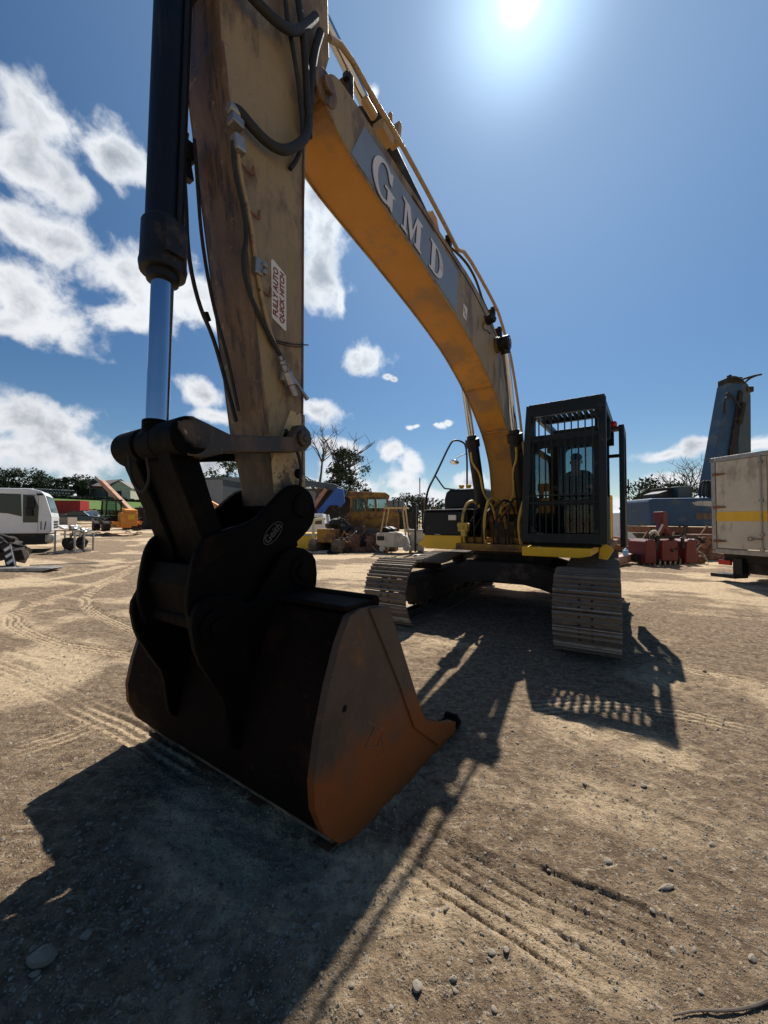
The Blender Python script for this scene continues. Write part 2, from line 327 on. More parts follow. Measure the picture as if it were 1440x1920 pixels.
# ------------------------------------------------------------------ terrain
def _hash(ix, iy, s):
    h = (ix * 374761393 + iy * 668265263 + s * 982451653) & 0xffffffff
    h = ((h ^ (h >> 13)) * 1274126177) & 0xffffffff
    return ((h ^ (h >> 16)) & 0xffff) / 65535.0
def vnoise(x, y, s=0):
    ix = np.floor(x).astype(np.int64); iy = np.floor(y).astype(np.int64); fx = x - ix; fy = y - iy
    u = fx * fx * fx * (fx * (fx * 6 - 15) + 10); v = fy * fy * fy * (fy * (fy * 6 - 15) + 10)
    a = _hash(ix, iy, s); b = _hash(ix + 1, iy, s); c = _hash(ix, iy + 1, s); d = _hash(ix + 1, iy + 1, s)
    return (a + (b - a) * u + (c - a) * v + (a - b - c + d) * u * v) - .5
def fbm(x, y, o=4, s=0):
    t = np.zeros_like(x); A = 1.0
    for i in range(o): t = t + A * vnoise(x * 2 ** i + 17.3 * i, y * 2 ** i - 9.1 * i, s + i); A *= .5
    return t
def sstep(a, b, x):
    t = np.clip((x - a) / (b - a), 0, 1); return t * t * (3 - 2 * t)
def base_h(x, y):                      # broad lie of the land
    r = np.hypot(x, y); az = np.degrees(np.arctan2(x, y))
    left = 1 - sstep(-28, -12, az)
    z = 0.030 * np.clip(r - 14, 0, 60) * (left * .8 + .2)
    hill = np.clip((r - 78) / 152, 0, 1) * 11.0
    z = z + hill * (left * .9 + .1) * (1 - sstep(110, 150, np.abs(az)))
    return z + sstep(300, 3000, r) * 8
def ground_z(x, y): return float(base_h(np.array([float(x)]), np.array([float(y)]))[0])
# wheel and crawler marks: pixel polylines turned into plan curves, half width, number of ribs, depth, kind
PATHS = [
 ([(250, 1070), (215, 1088), (178, 1106), (160, 1122), (162, 1138), (185, 1154), (215, 1168), (262, 1188), (330, 1215)], .10, 4, .014, 'tyre'),
 ([(262, 1060), (190, 1093), (110, 1118), (50, 1140), (22, 1158), (32, 1176), (80, 1196), (120, 1210), (190, 1222), (262, 1230), (340, 1240)], .11, 4, .015, 'tyre'),
 ([(-80, 1215), (0, 1248), (70, 1278), (140, 1312), (220, 1350), (320, 1405), (420, 1470)], .14, 4, .018, 'tyre'),
 ([(-40, 1110), (40, 1095), (100, 1085), (200, 1070), (260, 1058)], .2, 3, .006, 'dust'),
 ([(-60, 1160), (0, 1150), (30, 1120), (90, 1105)], .15, 3, .004, 'dust'),
 ([(560, 1078), (700, 1075), (800, 1072)], .25, 3, .006, 'dust'),
 ([(120, 1325), (190, 1350), (260, 1385), (330, 1430)], .10, 3, .010, 'tyre'),
 ([(700, 1545), (830, 1622), (1010, 1728), (1180, 1832), (1330, 1930)], .15, 5, .011, 'line'),
 ([(860, 1600), (1000, 1668), (1160, 1738), (1300, 1800), (1470, 1880)], .11, 4, .009, 'line'),
 ([(960, 1330), (1080, 1372), (1200, 1430), (1330, 1480), (1480, 1540)], .22, 6, .012, 'lug'),
 ([(1180, 1250), (1260, 1300), (1360, 1350), (1480, 1400)], .2, 4, .008, 'lug'),
 ([(1160, 1180), (1300, 1205), (1480, 1240)], .3, 5, .010, 'lug'),
 ([(1170, 1110), (1300, 1120), (1480, 1138)], .3, 4, .008, 'dust'),
 ([(720, 1250), (800, 1215), (900, 1190)], .25, 4, .014, 'lug'),
 ([(1500, 1300), (1330, 1262), (1190, 1235)], .12, 4, .012, 'tyre'), ([(1500, 1392), (1300, 1340), (1120, 1318), (960, 1330)], .13, 4, .012, 'tyre'),
 ([(1500, 1170), (1340, 1150), (1180, 1142)], .14, 4, .010, 'tyre'), ([(1500, 1500), (1380, 1452), (1240, 1405), (1080, 1380)], .12, 5, .012, 'lug'),
 ([(560, 1120), (650, 1105), (760, 1098)], .14, 3, .008, 'tyre'), ([(-60, 1440), (60, 1400), (160, 1370), (230, 1330)], .14, 4, .012, 'tyre'),
 ([(-60, 1560), (20, 1500), (110, 1450), (250, 1400)], .12, 4, .012, 'lug'), ([(900, 1470), (1060, 1500), (1240, 1560), (1480, 1660)], .16, 5, .010, 'lug'),
]
def fine_h(x, y):
    z = .030 * fbm(x * .45, y * .45, 3, 3) + .016 * fbm(x * 2.2, y * 2.2, 4, 9)
    crumb = fbm(x * 9, y * 9, 5, 21)
    rough = np.clip(fbm(x * .7 + 5, y * .7, 3, 40) * 1.6 + .55, .25, 1.2)
    z = z + .016 * crumb * rough; c3 = vnoise(x * 27 + 1, y * 27, 79) + .5 * vnoise(x * 60, y * 60, 80); z = z + .005 * c3 * rough + .007 * np.abs(vnoise(x * 34, y * 34, 5)) * rough
    cl = vnoise(x * 22, y * 22, 77); z = z + .006 * np.clip(cl - .22, 0, 1) * 2 * rough; c2 = vnoise(x * 48 + 3, y * 48, 78); z = z + .008 * np.clip(c2 - .25, 0, 1) * 2 * rough
    # dragged streaks running roughly across the yard
    a = R_(-24); s = x * math.cos(a) + y * math.sin(a); t = -x * math.sin(a) + y * math.cos(a)
    z = z + .020 * vnoise(s * 1.6, t * 17, 55) * np.clip(fbm(x * .35, y * .35, 2, 60) * 2.4 + .35, 0, 1)
    z = z + .016 * np.clip(vnoise(s * .9 + 7, t * 6, 58) - .1, 0, 1) * 2 * np.clip(fbm(x * .5 + 9, y * .5, 2, 61) * 2 + .4, 0, 1)
    dust = np.clip(fbm(x * .55 + 3, y * .55 + 8, 4, 90) * 1.8 + .36 + .7 * vnoise(s * .8, t * 4, 62), 0, 1)
    for pts, hw, nr, dep, kind in PATHS:
        P = np.array([gp(*p) for p in pts])
        for _ in range(3):
            Q = [P[0]]
            for i in range(len(P) - 1): Q += [P[i] * .75 + P[i + 1] * .25, P[i] * .25 + P[i + 1] * .75]
            P = np.array(Q + [P[-1]])
        lo = P.min(0) - hw * 2; hi = P.max(0) + hw * 2
        idx = np.where((x > lo[0]) & (x < hi[0]) & (y > lo[1]) & (y < hi[1]))[0]
        if len(idx) == 0: continue
        X = x[idx]; Y = y[idx]; best = np.full(len(idx), 9.0); sd_ = np.zeros(len(idx)); al = np.zeros(len(idx)); acc = 0
        for i in range(len(P) - 1):
            d = P[i + 1] - P[i]; ll = math.hypot(*d)
            if ll < 1e-6: continue
            d = d / ll; t = np.clip((X - P[i][0]) * d[0] + (Y - P[i][1]) * d[1], 0, ll)
            ex = X - P[i][0] - t * d[0]; ey = Y - P[i][1] - t * d[1]; dist = np.hypot(ex, ey)
            k = dist < best; best[k] = dist[k]; sd_[k] = (ex * -d[1] + ey * d[0])[k]; al[k] = (acc + t)[k]; acc += ll
        wob = .015 * vnoise(al * 3, al * 0 + 2, 7); q = (sd_ + wob) / hw; m = 1 - sstep(.85, 1.15, np.abs(q))
        ends = sstep(0, .5, al) * sstep(0, .5, acc - al); fade = ends * np.clip(1.2 + 2.0 * fbm(al * .9, al * 0 + hw * 50, 2, 31), .7 if kind == 'line' else .3, 1); m = m * fade
        if kind == 'dust':
            z[idx] = z[idx] * (1 - .5 * m) - .002 * m; dust[idx] = np.maximum(dust[idx], .62 * m * ends)
            continue
        rib = np.cos(q * math.pi * nr); rib = np.sign(rib) * np.abs(rib) ** .5 if kind != 'line' else -np.clip(np.abs(((q * nr * .5 + .5) % 1) - .5) * -6 + 1, 0, 1) * 3.2 + .4
        if kind == 'tyre': tread = .35 * np.sign(np.sin(al / .055 * math.pi + 4 * np.abs(q)))
        elif kind == 'lug': tread = 1.0 * np.sin(al / .10 * math.pi); rib = rib * .3
        else: tread = 0
        z[idx] = z[idx] * (1 - .55 * m) + m * (-.010 + dep * .5 * (rib + tread)) + .008 * np.exp(-((np.abs(q) - 1.15) / .15) ** 2) * fade
        kk = .85 if kind == 'tyre' else .3; rd = np.clip(.35 + .65 * rib, 0, 1) if kind == 'tyre' else .8; dust[idx] = dust[idx] * (1 - kk * m) + kk * m * rd
    return z, dust
def make_ground():
    rr = [0.25, .5, .75, .95]
    r = 1.0
    while r < 16: r *= 1.0038; rr.append(r)
    while r < 90: r *= 1.012; rr.append(r)
    while r < 4000: r *= 1.06; rr.append(r)
    fine = np.arange(-50, 50.01, .215); side = np.concatenate([np.arange(52, 309, 4.0)])
    ang = np.radians(np.concatenate([fine, side])); rr = np.array(rr); na = len(ang); nr = len(rr)
    A, Rr = np.meshgrid(ang, rr); x = (Rr * np.sin(A)).ravel(); y = (Rr * np.cos(A)).ravel()
    z0 = base_h(x, y); near = 1 - sstep(22, 60, np.hypot(x, y))
    zf, dust = fine_h(x, y)
    # under the tracks and bucket the dirt is pressed level
    z = z0 + zf * (near * .97 + .03)
    v = np.stack([x, y, z], 1); i = np.arange(nr - 1)[:, None] * na; k = np.arange(na)[None, :]; k2 = (k + 1) % na
    f = np.stack([i + k, i + k2, i + na + k2, i + na + k], -1).reshape(-1, 4)[:, ::-1]
    me = bpy.data.meshes.new('ground'); me.vertices.add(len(v) + 1); c = np.vstack([v, [[0, 0, 0]]]); me.vertices.foreach_set('co', c.ravel())
    fan = np.stack([np.full(na, len(v)), np.roll(np.arange(na), -1), np.arange(na)], -1)
    nl = f.size + fan.size; me.loops.add(nl); me.loops.foreach_set('vertex_index', np.concatenate([f.ravel(), fan.ravel()]).astype(np.int32))
    np_ = len(f) + len(fan); me.polygons.add(np_)
    me.polygons.foreach_set('loop_start', np.concatenate([np.arange(len(f)) * 4, f.size + np.arange(na) * 3]).astype(np.int32))
    me.update(calc_edges=True); me.validate()
    at = me.attributes.new('dust', 'FLOAT', 'POINT'); at.data.foreach_set('value', np.append(dust, .5).astype(np.float32))
    gr = sstep(76, 80, np.hypot(x, y)) * (1 - sstep(-24, -16, np.degrees(np.arctan2(x, y)))) * (np.degrees(np.arctan2(x, y)) > -75)
    at = me.attributes.new('grass', 'FLOAT', 'POINT'); at.data.foreach_set('value', np.append(gr, 0).astype(np.float32))
    me.shade_smooth()
    m = bpy.data.materials.new('dry yard dirt'); m.use_nodes = True; nt = m.node_tree; N = nt.nodes; L = nt.links; b = N['Principled BSDF']
    b.inputs['Roughness'].default_value = .95; b.inputs['Specular IOR Level'].default_value = .2
    tc = N.new('ShaderNodeTexCoord')
    def noise(s, d, r=.6):
        n = N.new('ShaderNodeTexNoise'); n.inputs['Scale'].default_value = s; n.inputs['Detail'].default_value = d; n.inputs['Roughness'].default_value = r
        L.new(tc.outputs['Object'], n.inputs['Vector']); return n
    def mix(fac, a, c, bt='MIX'):
        x = N.new('ShaderNodeMix'); x.data_type = 'RGBA'; x.blend_type = bt
        for s_, v_ in (('Factor', fac), ('A', a), ('B', c)):
            if isinstance(v_, tuple): x.inputs[s_].default_value = (*v_, 1)
            elif isinstance(v_, float): x.inputs[s_].default_value = v_
            else: L.new(v_, x.inputs[s_])
        return x.outputs['Result']
    def ramp(src, lo, hi, a=0, c=1):
        k = N.new('ShaderNodeMapRange'); k.interpolation_type = 'SMOOTHSTEP'; L.new(src, k.inputs['Value']); k.inputs['From Min'].default_value = lo; k.inputs['From Max'].default_value = hi
        k.inputs['To Min'].default_value = a; k.inputs['To Max'].default_value = c; return k.outputs[0]
    da = N.new('ShaderNodeAttribute'); da.attribute_name = 'dust'; ga = N.new('ShaderNodeAttribute'); ga.attribute_name = 'grass'
    n1 = noise(1.1, 8, .7); n2 = noise(14, 8, .7); n3 = noise(75, 5, .65); n4 = noise(230, 3, .6)
    damp = mix(ramp(n2.outputs['Fac'], .35, .65), (.145, .098, .062), (.31, .220, .138))
    dry = mix(ramp(n2.outputs['Fac'], .3, .7), (.42, .305, .185), (.66, .50, .32))
    dn = N.new('ShaderNodeMath'); dn.operation = 'ADD'; L.new(da.outputs['Fac'], dn.inputs[0])
    h = N.new('ShaderNodeMath'); h.operation = 'MULTIPLY_ADD'; L.new(n1.outputs['Fac'], h.inputs[0]); h.inputs[1].default_value = 1.5; h.inputs[2].default_value = -.72
    L.new(h.outputs[0], dn.inputs[1])
    col = mix(ramp(dn.outputs[0], .15, .75), damp, dry)
    col = mix(ramp(n3.outputs['Fac'], .56, .72, 0, .75), col, (.10, .072, .05))
    col = mix(ramp(n3.outputs['Fac'], .40, .28, 0, .8), col, (.54, .44, .31))
    n5 = noise(38, 3, .5); col = mix(ramp(n5.outputs['Fac'], .68, .72, 0, .9), col, (.46, .42, .36))
    mp = N.new('ShaderNodeMapping'); L.new(tc.outputs['Object'], mp.inputs['Vector']); mp.inputs['Rotation'].default_value = (0, 0, R_(24)); mp.inputs['Scale'].default_value = (1.0, 6.5, 1)
    n6 = N.new('ShaderNodeTexNoise'); n6.inputs['Scale'].default_value = 4.0; n6.inputs['Detail'].default_value = 9; n6.inputs['Roughness'].default_value = .72; L.new(mp.outputs[0], n6.inputs['Vector'])
    col = mix(ramp(n6.outputs['Fac'], .55, .66, 0, .62), col, (.12, .082, .05)); col = mix(ramp(n6.outputs['Fac'], .44, .34, 0, .55), col, (.56, .44, .30))
    n7 = noise(26, 6, .75); col = mix(ramp(n7.outputs['Fac'], .56, .63, 0, .7), col, (.10, .068, .043)); col = mix(ramp(n7.outputs['Fac'], .43, .36, 0, .6), col, (.58, .47, .33))
    gcol = mix(ramp(n1.outputs['Fac'], .3, .7), (.07, .12, .025), (.10, .155, .035))
    col = mix(ga.outputs['Fac'], col, gcol)
    L.new(col, b.inputs['Base Color'])
    bp = N.new('ShaderNodeBump'); bp.inputs['Strength'].default_value = 1.0; bp.inputs['Distance'].default_value = .022
    ad = N.new('ShaderNodeMath'); ad.operation = 'MULTIPLY_ADD'; L.new(n3.outputs['Fac'], ad.inputs[0]); ad.inputs[1].default_value = .9; 
    a2 = N.new('ShaderNodeMath'); a2.operation = 'MULTIPLY_ADD'; L.new(n2.outputs['Fac'], a2.inputs[0]); a2.inputs[1].default_value = 2.0; 
    a3 = N.new('ShaderNodeMath'); a3.operation = 'MULTIPLY'; L.new(n4.outputs['Fac'], a3.inputs[0]); a3.inputs[1].default_value = .4
    L.new(a3.outputs[0], a2.inputs[2]); L.new(a2.outputs[0], ad.inputs[2]); L.new(ad.outputs[0], bp.inputs['Height']); L.new(bp.outputs[0], b.inputs['Normal'])
    me.materials.append(m)
    o = bpy.data.objects.new('ground', me); C.objects.link(o); o['kind'] = 'structure'
make_ground()
def yard_z(x, y):
    zf, _ = fine_h(np.array([float(x)]), np.array([float(y)])); return ground_z(x, y) + float(zf[0])

# stones
def make_stones():
    proto = []
    for s in range(6):
        b = MB(); g = random.Random(s + 50); b.blob((0, 0, 0), (g.uniform(.8, 1.25), g.uniform(.6, .95), g.uniform(.42, .65)), s + 3, .13, 6)
        o = b.build('stone', M['stone'], smooth=True); proto.append(o.data); bpy.data.objects.remove(o)
    def put(px, py, r, label, s, sc=None, group='loose stones on the yard'):
        if .012 < r < .04: r *= .78
        x, y = gp(px, py); o = bpy.data.objects.new('stone', proto[s % 6]); C.objects.link(o)
        o.scale = (r, r, r) if sc is None else sc; o.location = (x, y, yard_z(x, y) + r * .22); o.rotation_euler = (0, 0, s * 1.7)
        o['label'] = label; o['category'] = 'stone'; o['group'] = group
    put(78, 1803, .045, 'largest rounded grey stone, in the shade at the lower left', 0)
    put(62, 1785, .018, 'small grey stone touching the top of the largest shaded stone', 1)
    put(66, 1827, .02, 'small stone just below the largest shaded stone', 2)
    put(163, 1755, .025, 'egg shaped grey stone right of the largest shaded stone', 3)
    put(592, 1743, .018, 'pointed stone near the right edge of the shadow', 4)
    put(536, 1756, .014, 'small round stone in the shade left of the pointed stone', 5)
    put(782, 1864, .026, 'brown stone at the bottom edge just right of the shadow', 1)
    put(1250, 1673, .024, 'long flat stone lying alone at lower right', 2, (.032, .016, .015))
    put(1140, 1623, .022, 'pale stone with a dark side, right of centre foreground', 3)
    put(1335, 1584, .02, 'dark round stone near the right edge', 4)
    put(1207, 1478, .022, 'pale stone on the churned patch to the right', 5)
    put(1060, 1362, .02, 'small grey stone just below the cab guard shadow', 0)
    put(970, 1394, .02, 'dark pebble by the tip of the boom shadow', 1)
    put(850, 1845, .012, 'tiny white pebble in the bottom foreground', 2)
    put(923, 1790, .016, 'pale pebble between two tyre marks at the bottom', 3)
    put(1410, 1800, .02, 'chalky stone at the right foreground edge', 4)
    put(130, 1716, .016, 'sunlit pebble alone inside the bucket shadow', 0)
    g = random.Random(11)
    for i in range(150):
        px = g.uniform(-20, 1460); py = 1150 + 760 * g.random() ** .8
        put(px, py, g.uniform(.004, .010) * (1 + (1920 - py) / 700), 'small loose pebble lying on the dirt', g.randint(0, 99), group='small loose pebbles')
    b = MB()
    for i in range(8000):
        px = g.uniform(-60, 1500); py = 1090 + 840 * g.random() ** .75; x, y = gp(px, py)
        if abs(x) > 12: continue
        b.v, b.f, b.mi = b.v, b.f, b.mi; r = g.uniform(.0012, .0045) * (1 if g.random() < .93 else 1.8) * (1 + (1920 - py) / 500)
        z = 0; P = Vector((x, y, 0)); rot = g.uniform(0, 6.28); c_, s_ = math.cos(rot), math.sin(rot)
        vv = []
        for (a, e, t) in ((1, 0, 0), (.3, .9, .1), (-.8, .5, 0), (-.7, -.6, .1), (.4, -.8, 0), (.1, .1, .75)):
            a *= g.uniform(.7, 1.3); e *= g.uniform(.6, 1.2); vv.append((x + (a * c_ - e * s_) * r, y + (a * s_ + e * c_) * r, t * r + .001))
        b.add(vv, [(0, 1, 5), (1, 2, 5), (2, 3, 5), (3, 4, 5), (4, 0, 5)])
    a = np.array(b.v); zz, _ = fine_h(a[:, 0].copy(), a[:, 1].copy()); a[:, 2] += zz + base_h(a[:, 0], a[:, 1]); b.v = [tuple(q) for q in a]
    b.build('gravel', M['stone'], recalc=False, kind='stuff')
    b = MB(); pts = [(*gp(px, py), 0) for px, py in ((1262, 1916), (1310, 1906), (1360, 1908), (1410, 1898), (1450, 1880))]
    pts = [(x, y, yard_z(x, y) + .008) for x, y, _ in pts]; b.tube(pts, [.002, .004, .005, .006, .006], 7, smooth=2)
    b.build('stick', M['bark'], label='thin crooked twig lying in the bottom right corner', category='stick')
make_stones()

# ------------------------------------------------------------------ the excavator
TH = 34.4; EXC = (2.28, 6.8)
ex = thing('excavator', 'yellow tracked excavator with caged cab, its arm and bucket reaching to the foreground', 'excavator', (EXC[0], EXC[1], 0), R_(-TH))
def P(w, u, z): return Vector((w, -u, z))            # machine frame: w sideways, u forward from the slew centre, z up
def uz(a, b, t): return (t, -a, b)                   # profile in the (u, z) plane swept along w
def wz(a, b, t): return (a, -t, b)                   # profile in the (w, z) plane swept along u
def uw(a, b, t): return (b, -a, t)                   # plan profile swept along z
def part(mb, name, m, parent=ex, **k): return mb.build(name, m, parent, **k)
# undercarriage (turned a little against the upper works)
UR = Matrix.Rotation(R_(3.4), 4, 'Z')
def under(mb): mb.v = [tuple(UR @ Vector(p)) for p in mb.v]; return mb
def belt_path(n):
    """closed path of the track in (u, z); returns points and tangents evenly spaced"""
    rf = .44; uf, ur = 1.86, -1.86; pts = []
    for i in range(40): t = i / 39; pts.append((ur + (uf - ur) * t, .02))
    for i in range(1, 40): a = -90 + 180 * i / 39; pts.append((uf + rf * math.cos(R_(a)), .02 + rf + rf * math.sin(R_(a))))
    for i in range(1, 60):
        t = i / 59; u = uf + (ur - uf) * t; pts.append((u, .02 + 2 * rf + .035 * math.cos(t * 2 * math.pi * 2) - .035 - .02 * math.sin(math.pi * t)))
    for i in range(1, 40): a = 90 + 180 * i / 39; pts.append((ur + rf * math.cos(R_(a)), .02 + rf + rf * math.sin(R_(a))))
    P_ = np.array(pts); d = np.hypot(*np.diff(np.vstack([P_, P_[:1]]), axis=0).T); c = np.concatenate([[0], np.cumsum(d)]); tot = c[-1]
    Q = np.vstack([P_, P_[:1]]); s = np.arange(n) * tot / n; u = np.interp(s, c, Q[:, 0]); z = np.interp(s, c, Q[:, 1])
    u2 = np.interp((s + .02) % tot, c, Q[:, 0]); z2 = np.interp((s + .02) % tot, c, Q[:, 1])
    return [(u[i], z[i], math.atan2(z2[i] - z[i], u2[i] - u[i])) for i in range(n)], tot / n
for side in (-1, 1):
    wc = side * 1.26; hw = .335
    tk = MB(); path, pitch = belt_path(56)
    g = random.Random(side + 9)
    for (u, z, a) in path:
        ca, sa = math.cos(a), math.sin(a); nx, nz = sa, -ca          # outward normal
        def q(s, h, w): return (wc + w, -(u + ca * s + nx * h), z + sa * s + nz * h)
        h0 = pitch / 2 - .004; j = g.uniform(-.003, .003)
        # one shoe: plate and three grousers as one stepped section
        prof = [(-h0, -.012), (-h0, .004), (-h0 + .010, .036), (-h0 + .022, .036), (-h0 + .034, .004), (-.016, .004), (-.007, .030), (.007, .030), (.016, .004), (h0 - .036, .004), (h0 - .024, .032), (h0 - .010, .032), (h0 + .004, .004), (h0 + .004, -.012)]
        n = len(prof); v = [q(s, h + .012, -hw + j) for s, h in prof] + [q(s, h + .012, hw + j) for s, h in prof]
        tk.add(v, [list(range(n))[::-1], list(range(n, 2 * n))] + [(i, (i + 1) % n, n + (i + 1) % n, n + i) for i in range(n)])
        nf = len(tk.mi)
        for kf in (2, 7, 11): tk.mi[nf - n + kf] = 2  # grouser tops lightened: painted contrast for the shoe shadows, besides wear
        tk.m = 1
        for wv in (-.07, .07):      # link lugs and bolt holes
            tk.add([q(s, h, wv + e) for e in (-.022, .022) for s, h in ((-h0, -.10), (h0, -.10), (h0, -.003), (-h0, -.003))], [(0, 1, 2, 3), (7, 6, 5, 4), (0, 4, 5, 1), (1, 5, 6, 2), (2, 6, 7, 3), (3, 7, 4, 0)])
            for sv in (-.045, .038):
                tk.add([q(sv + e, .0195, wv * .9 + f) for e, f in ((-.011, -.013), (.011, -.013), (.011, .013), (-.011, .013))] + [q(sv, .026, wv * .9)], [(0, 1, 4), (1, 2, 4), (2, 3, 4), (3, 0, 4)])
        tk.add([q(s, .0195, f) for s, f in ((-.012, -.028), (.012, -.028), (.012, .028), (-.012, .028))], [(0, 1, 2, 3)])
        tk.m = 0
    t_o = part(under(tk), 'crawler_track', [M['track'], M['frame'], mat('worn grouser steel painted light', (.40, .34, .27), .5, .3, .3, 12, dirt=(.18, .13, .09), damt=.5, dscale=12)])
    fr = MB(); fr.prism([(-1.7, .22), (1.45, .22), (1.62, .36), (1.62, .52), (1.3, .66), (-1.5, .66), (-1.75, .5)], wc - .17, wc + .17, uz)
    part(under(fr), 'track_frame', M['frame'], t_o, bevel=.02)
    for u, nm in ((1.86, 'idler'), (-1.86, 'sprocket')):
        w_ = MB(); w_.lathe([(-.15, .08), (-.15, .30), (-.10, .36), (-.04, .36), (-.035, .40), (.035, .40), (.04, .36), (.10, .36), (.15, .30), (.15, .08)], (wc, -u, .46), (1, 0, 0), 28)
        part(under(w_), nm, M['frame'], t_o, smooth=True)
    for k in range(7):
        w_ = MB(); w_.lathe([(-.16, .05), (-.15, .09), (-.06, .09), (-.05, .07), (.05, .07), (.06, .09), (.15, .09), (.16, .05)], (wc, -(1.25 - k * .42), .22), (1, 0, 0), 14)
        part(under(w_), 'roller', M['frame'], t_o, smooth=True)
    for k in (-.7, .6):
        w_ = MB(); w_.cyl((wc - .12, -k, .74), (wc + .12, -k, .74), .07); w_.b2((wc - .05, -k - .04, .6), (wc + .05, -k + .04, .72)); part(under(w_), 'top_roller', M['frame'], t_o)
cf = MB()
arch = [(-1.12, .22), (-1.12, .60), (-.80, .78), (-.45, .88), (.45, .88), (.80, .78), (1.12, .60), (1.12, .22)] + [(1.12 * math.cos(R_(a)) * .93, .20 + .38 * math.sin(R_(a))) for a in range(8, 180, 12)]
for u0, u1 in ((.62, .98), (-.98, -.62)): cf.prism(arch, u0, u1, wz)
cf.b2((-.55, -.62, .5), (.55, .62, .87)); cf.cyl((0, 0, .86), (0, 0, .97), .62, n=40)
part(under(cf), 'centre_frame', M['frame'], bevel=.02)
rg = MB(); rg.cyl((0, 0, .971), (0, 0, 1.045), .68, n=48)
for k in range(30): rg.box((.66 * math.cos(k * .2094), .66 * math.sin(k * .2094), .955), (.035, .035, .03))
part(rg, 'slew_ring', M['black'])
# upper frame and body
bf = MB(); bf.b2((-.62, 2.0, 1.05), (.48, -1.06, 1.16)); bf.b2((-1.26, 2.5, 1.052), (1.46, -.40, 1.15)); bf.b2((-.36, .9, 1.16), (-.30, -.62, 1.72)); bf.b2((.30, .9, 1.16), (.36, -.62, 1.72))
part(bf, 'main_frame', M['rustyel'], bevel=.006)
sk = MB(); sk.m = 0
sk.prism([(-1.34, 1.12), (-1.24, 1.20), (-1.24, 1.28), (-.54, 1.28), (-.54, 1.05), (-1.18, 1.05)], 1.04, -.55, wz); part(sk, 'side_skirt', M['yellow'], bevel=.012)
sk = MB(); sk.prism([(.50, 1.03), (1.22, 1.03), (1.36, 1.06), (1.36, 1.16), (.50, 1.16)], 1.34, .1, wz); part(sk, 'cab_skirt', M['yellow'], bevel=.01)
sk = MB(); sk.prism([(1.42, 1.02), (1.52, 1.0), (1.60, 1.14), (1.50, 1.22), (1.44, 1.16)], 1.05, 1.1, wz); part(sk, 'cab_corner_plate', M['yellow'], bevel=.006)
sb = MB(); sb.prism([(1.02, 1.281), (1.02, 1.66), (.99, 1.70), (-.55, 1.70), (-.55, 1.281)], -1.22, -.44, uz)
sbo = part(sb, 'tool_box', M['navy'], bevel=.015)
ll = MB(); ll.b2((-.76, -1.022, 1.53), (-.62, -1.045, 1.62)); part(ll, 'work_lamp', M['lens'], sbo, bevel=.008)
ll = MB()
for a, b in (((-.775, -1.024, 1.515), (-.605, -1.038, 1.528)), ((-.775, -1.024, 1.622), (-.605, -1.038, 1.635))): ll.b2(a, b)
part(ll, 'lamp_bezel', M['black'], sbo)
tp = MB(); tp.b2((-1.225, -1.03, 1.702), (-.435, .56, 1.716)); tp.b2((-1.0, -1.03, 1.284), (-.9, -1.06, 1.30)); part(tp, 'top_tread_plate', M['steel'], bevel=.003)
hd = MB()
hd.prism([(-1.17, 1.72), (-1.17, 1.92), (-1.13, 2.05), (-1.05, 2.11), (-.42, 2.11), (-.38, 2.06), (-.38, 1.72)], .36, -2.1, wz); part(hd, 'engine_hood', M['navy'], bevel=.05)
hd = MB(); hd.b2((-1.24, .56, 1.16), (.40, 2.05, 1.715)); part(hd, 'engine_bay', M['navy'], bevel=.03)
hd = MB(); hd.b2((.62, .95, 1.16), (1.38, 2.0, 1.95)); part(hd, 'rear_panel', M['yellow'], bevel=.04)
cw = MB(); pr = [(-1.26, -1.9)] + [(1.36 * math.sin(R_(a)), -1.9 - .75 * math.cos(R_(a))) for a in range(-66, 67, 11)] + [(1.42, -1.9)]
cw.prism([(b, a) for a, b in pr], 1.08, 2.05, uw); part(cw, 'counterweight', M['yellow'], bevel=.05)
for w_ in (-.78, -.64):
    cp = MB(); cp.cyl((w_ - .1, -.20, 2.10), (w_ - .1, -.20, 2.15), .04); cp.cyl((w_ - .1, -.20, 2.15), (w_ - .1, -.20, 2.185), .05); part(cp, 'filler_cap', M['yellow'], bevel=.005)
hr = MB(); r_ = .019
hr.tube([P(-1.27, .95, 1.3), P(-1.27, .88, 1.75), P(-1.27, .82, 2.06), P(-1.27, .5, 2.36), P(-1.24, -.1, 3.06), P(-1.2, -.2, 3.14), P(-1.12, -.38, 3.14), P(-1.02, -.42, 3.03), P(-1.0, -.36, 2.14)], r_, 10, smooth=2)
hr.tube([P(-1.27, .5, 2.36), P(-1.2, .3, 2.15), P(-1.18, .26, 2.13), P(-1.0, -.36, 2.13)], .015, 8, smooth=1)
hr.tube([P(-1.27, .92, 1.9), P(-1.33, .98, 1.98), P(-1.33, .98, 2.28)], .009, 6)
hro = part(hr, 'handrail', M['black'], smooth=True)
mr = MB(); mr.tube([P(-1.01, -.39, 2.88), P(-1.06, -.28, 2.84), P(-1.12, -.12, 2.76)], .009, 6); part(mr, 'mirror_arm', M['black'], hro)
mr = MB(); mr.lathe([(-.055, .02), (-.05, .05), (-.02, .085), (.0, .092), (.012, .085), (.03, .06), (.04, .01)], P(-1.14, -.08, 2.67), (-.1, -.25, -1), 20); part(mr, 'convex_mirror', M['mirror'], hro, smooth=True)

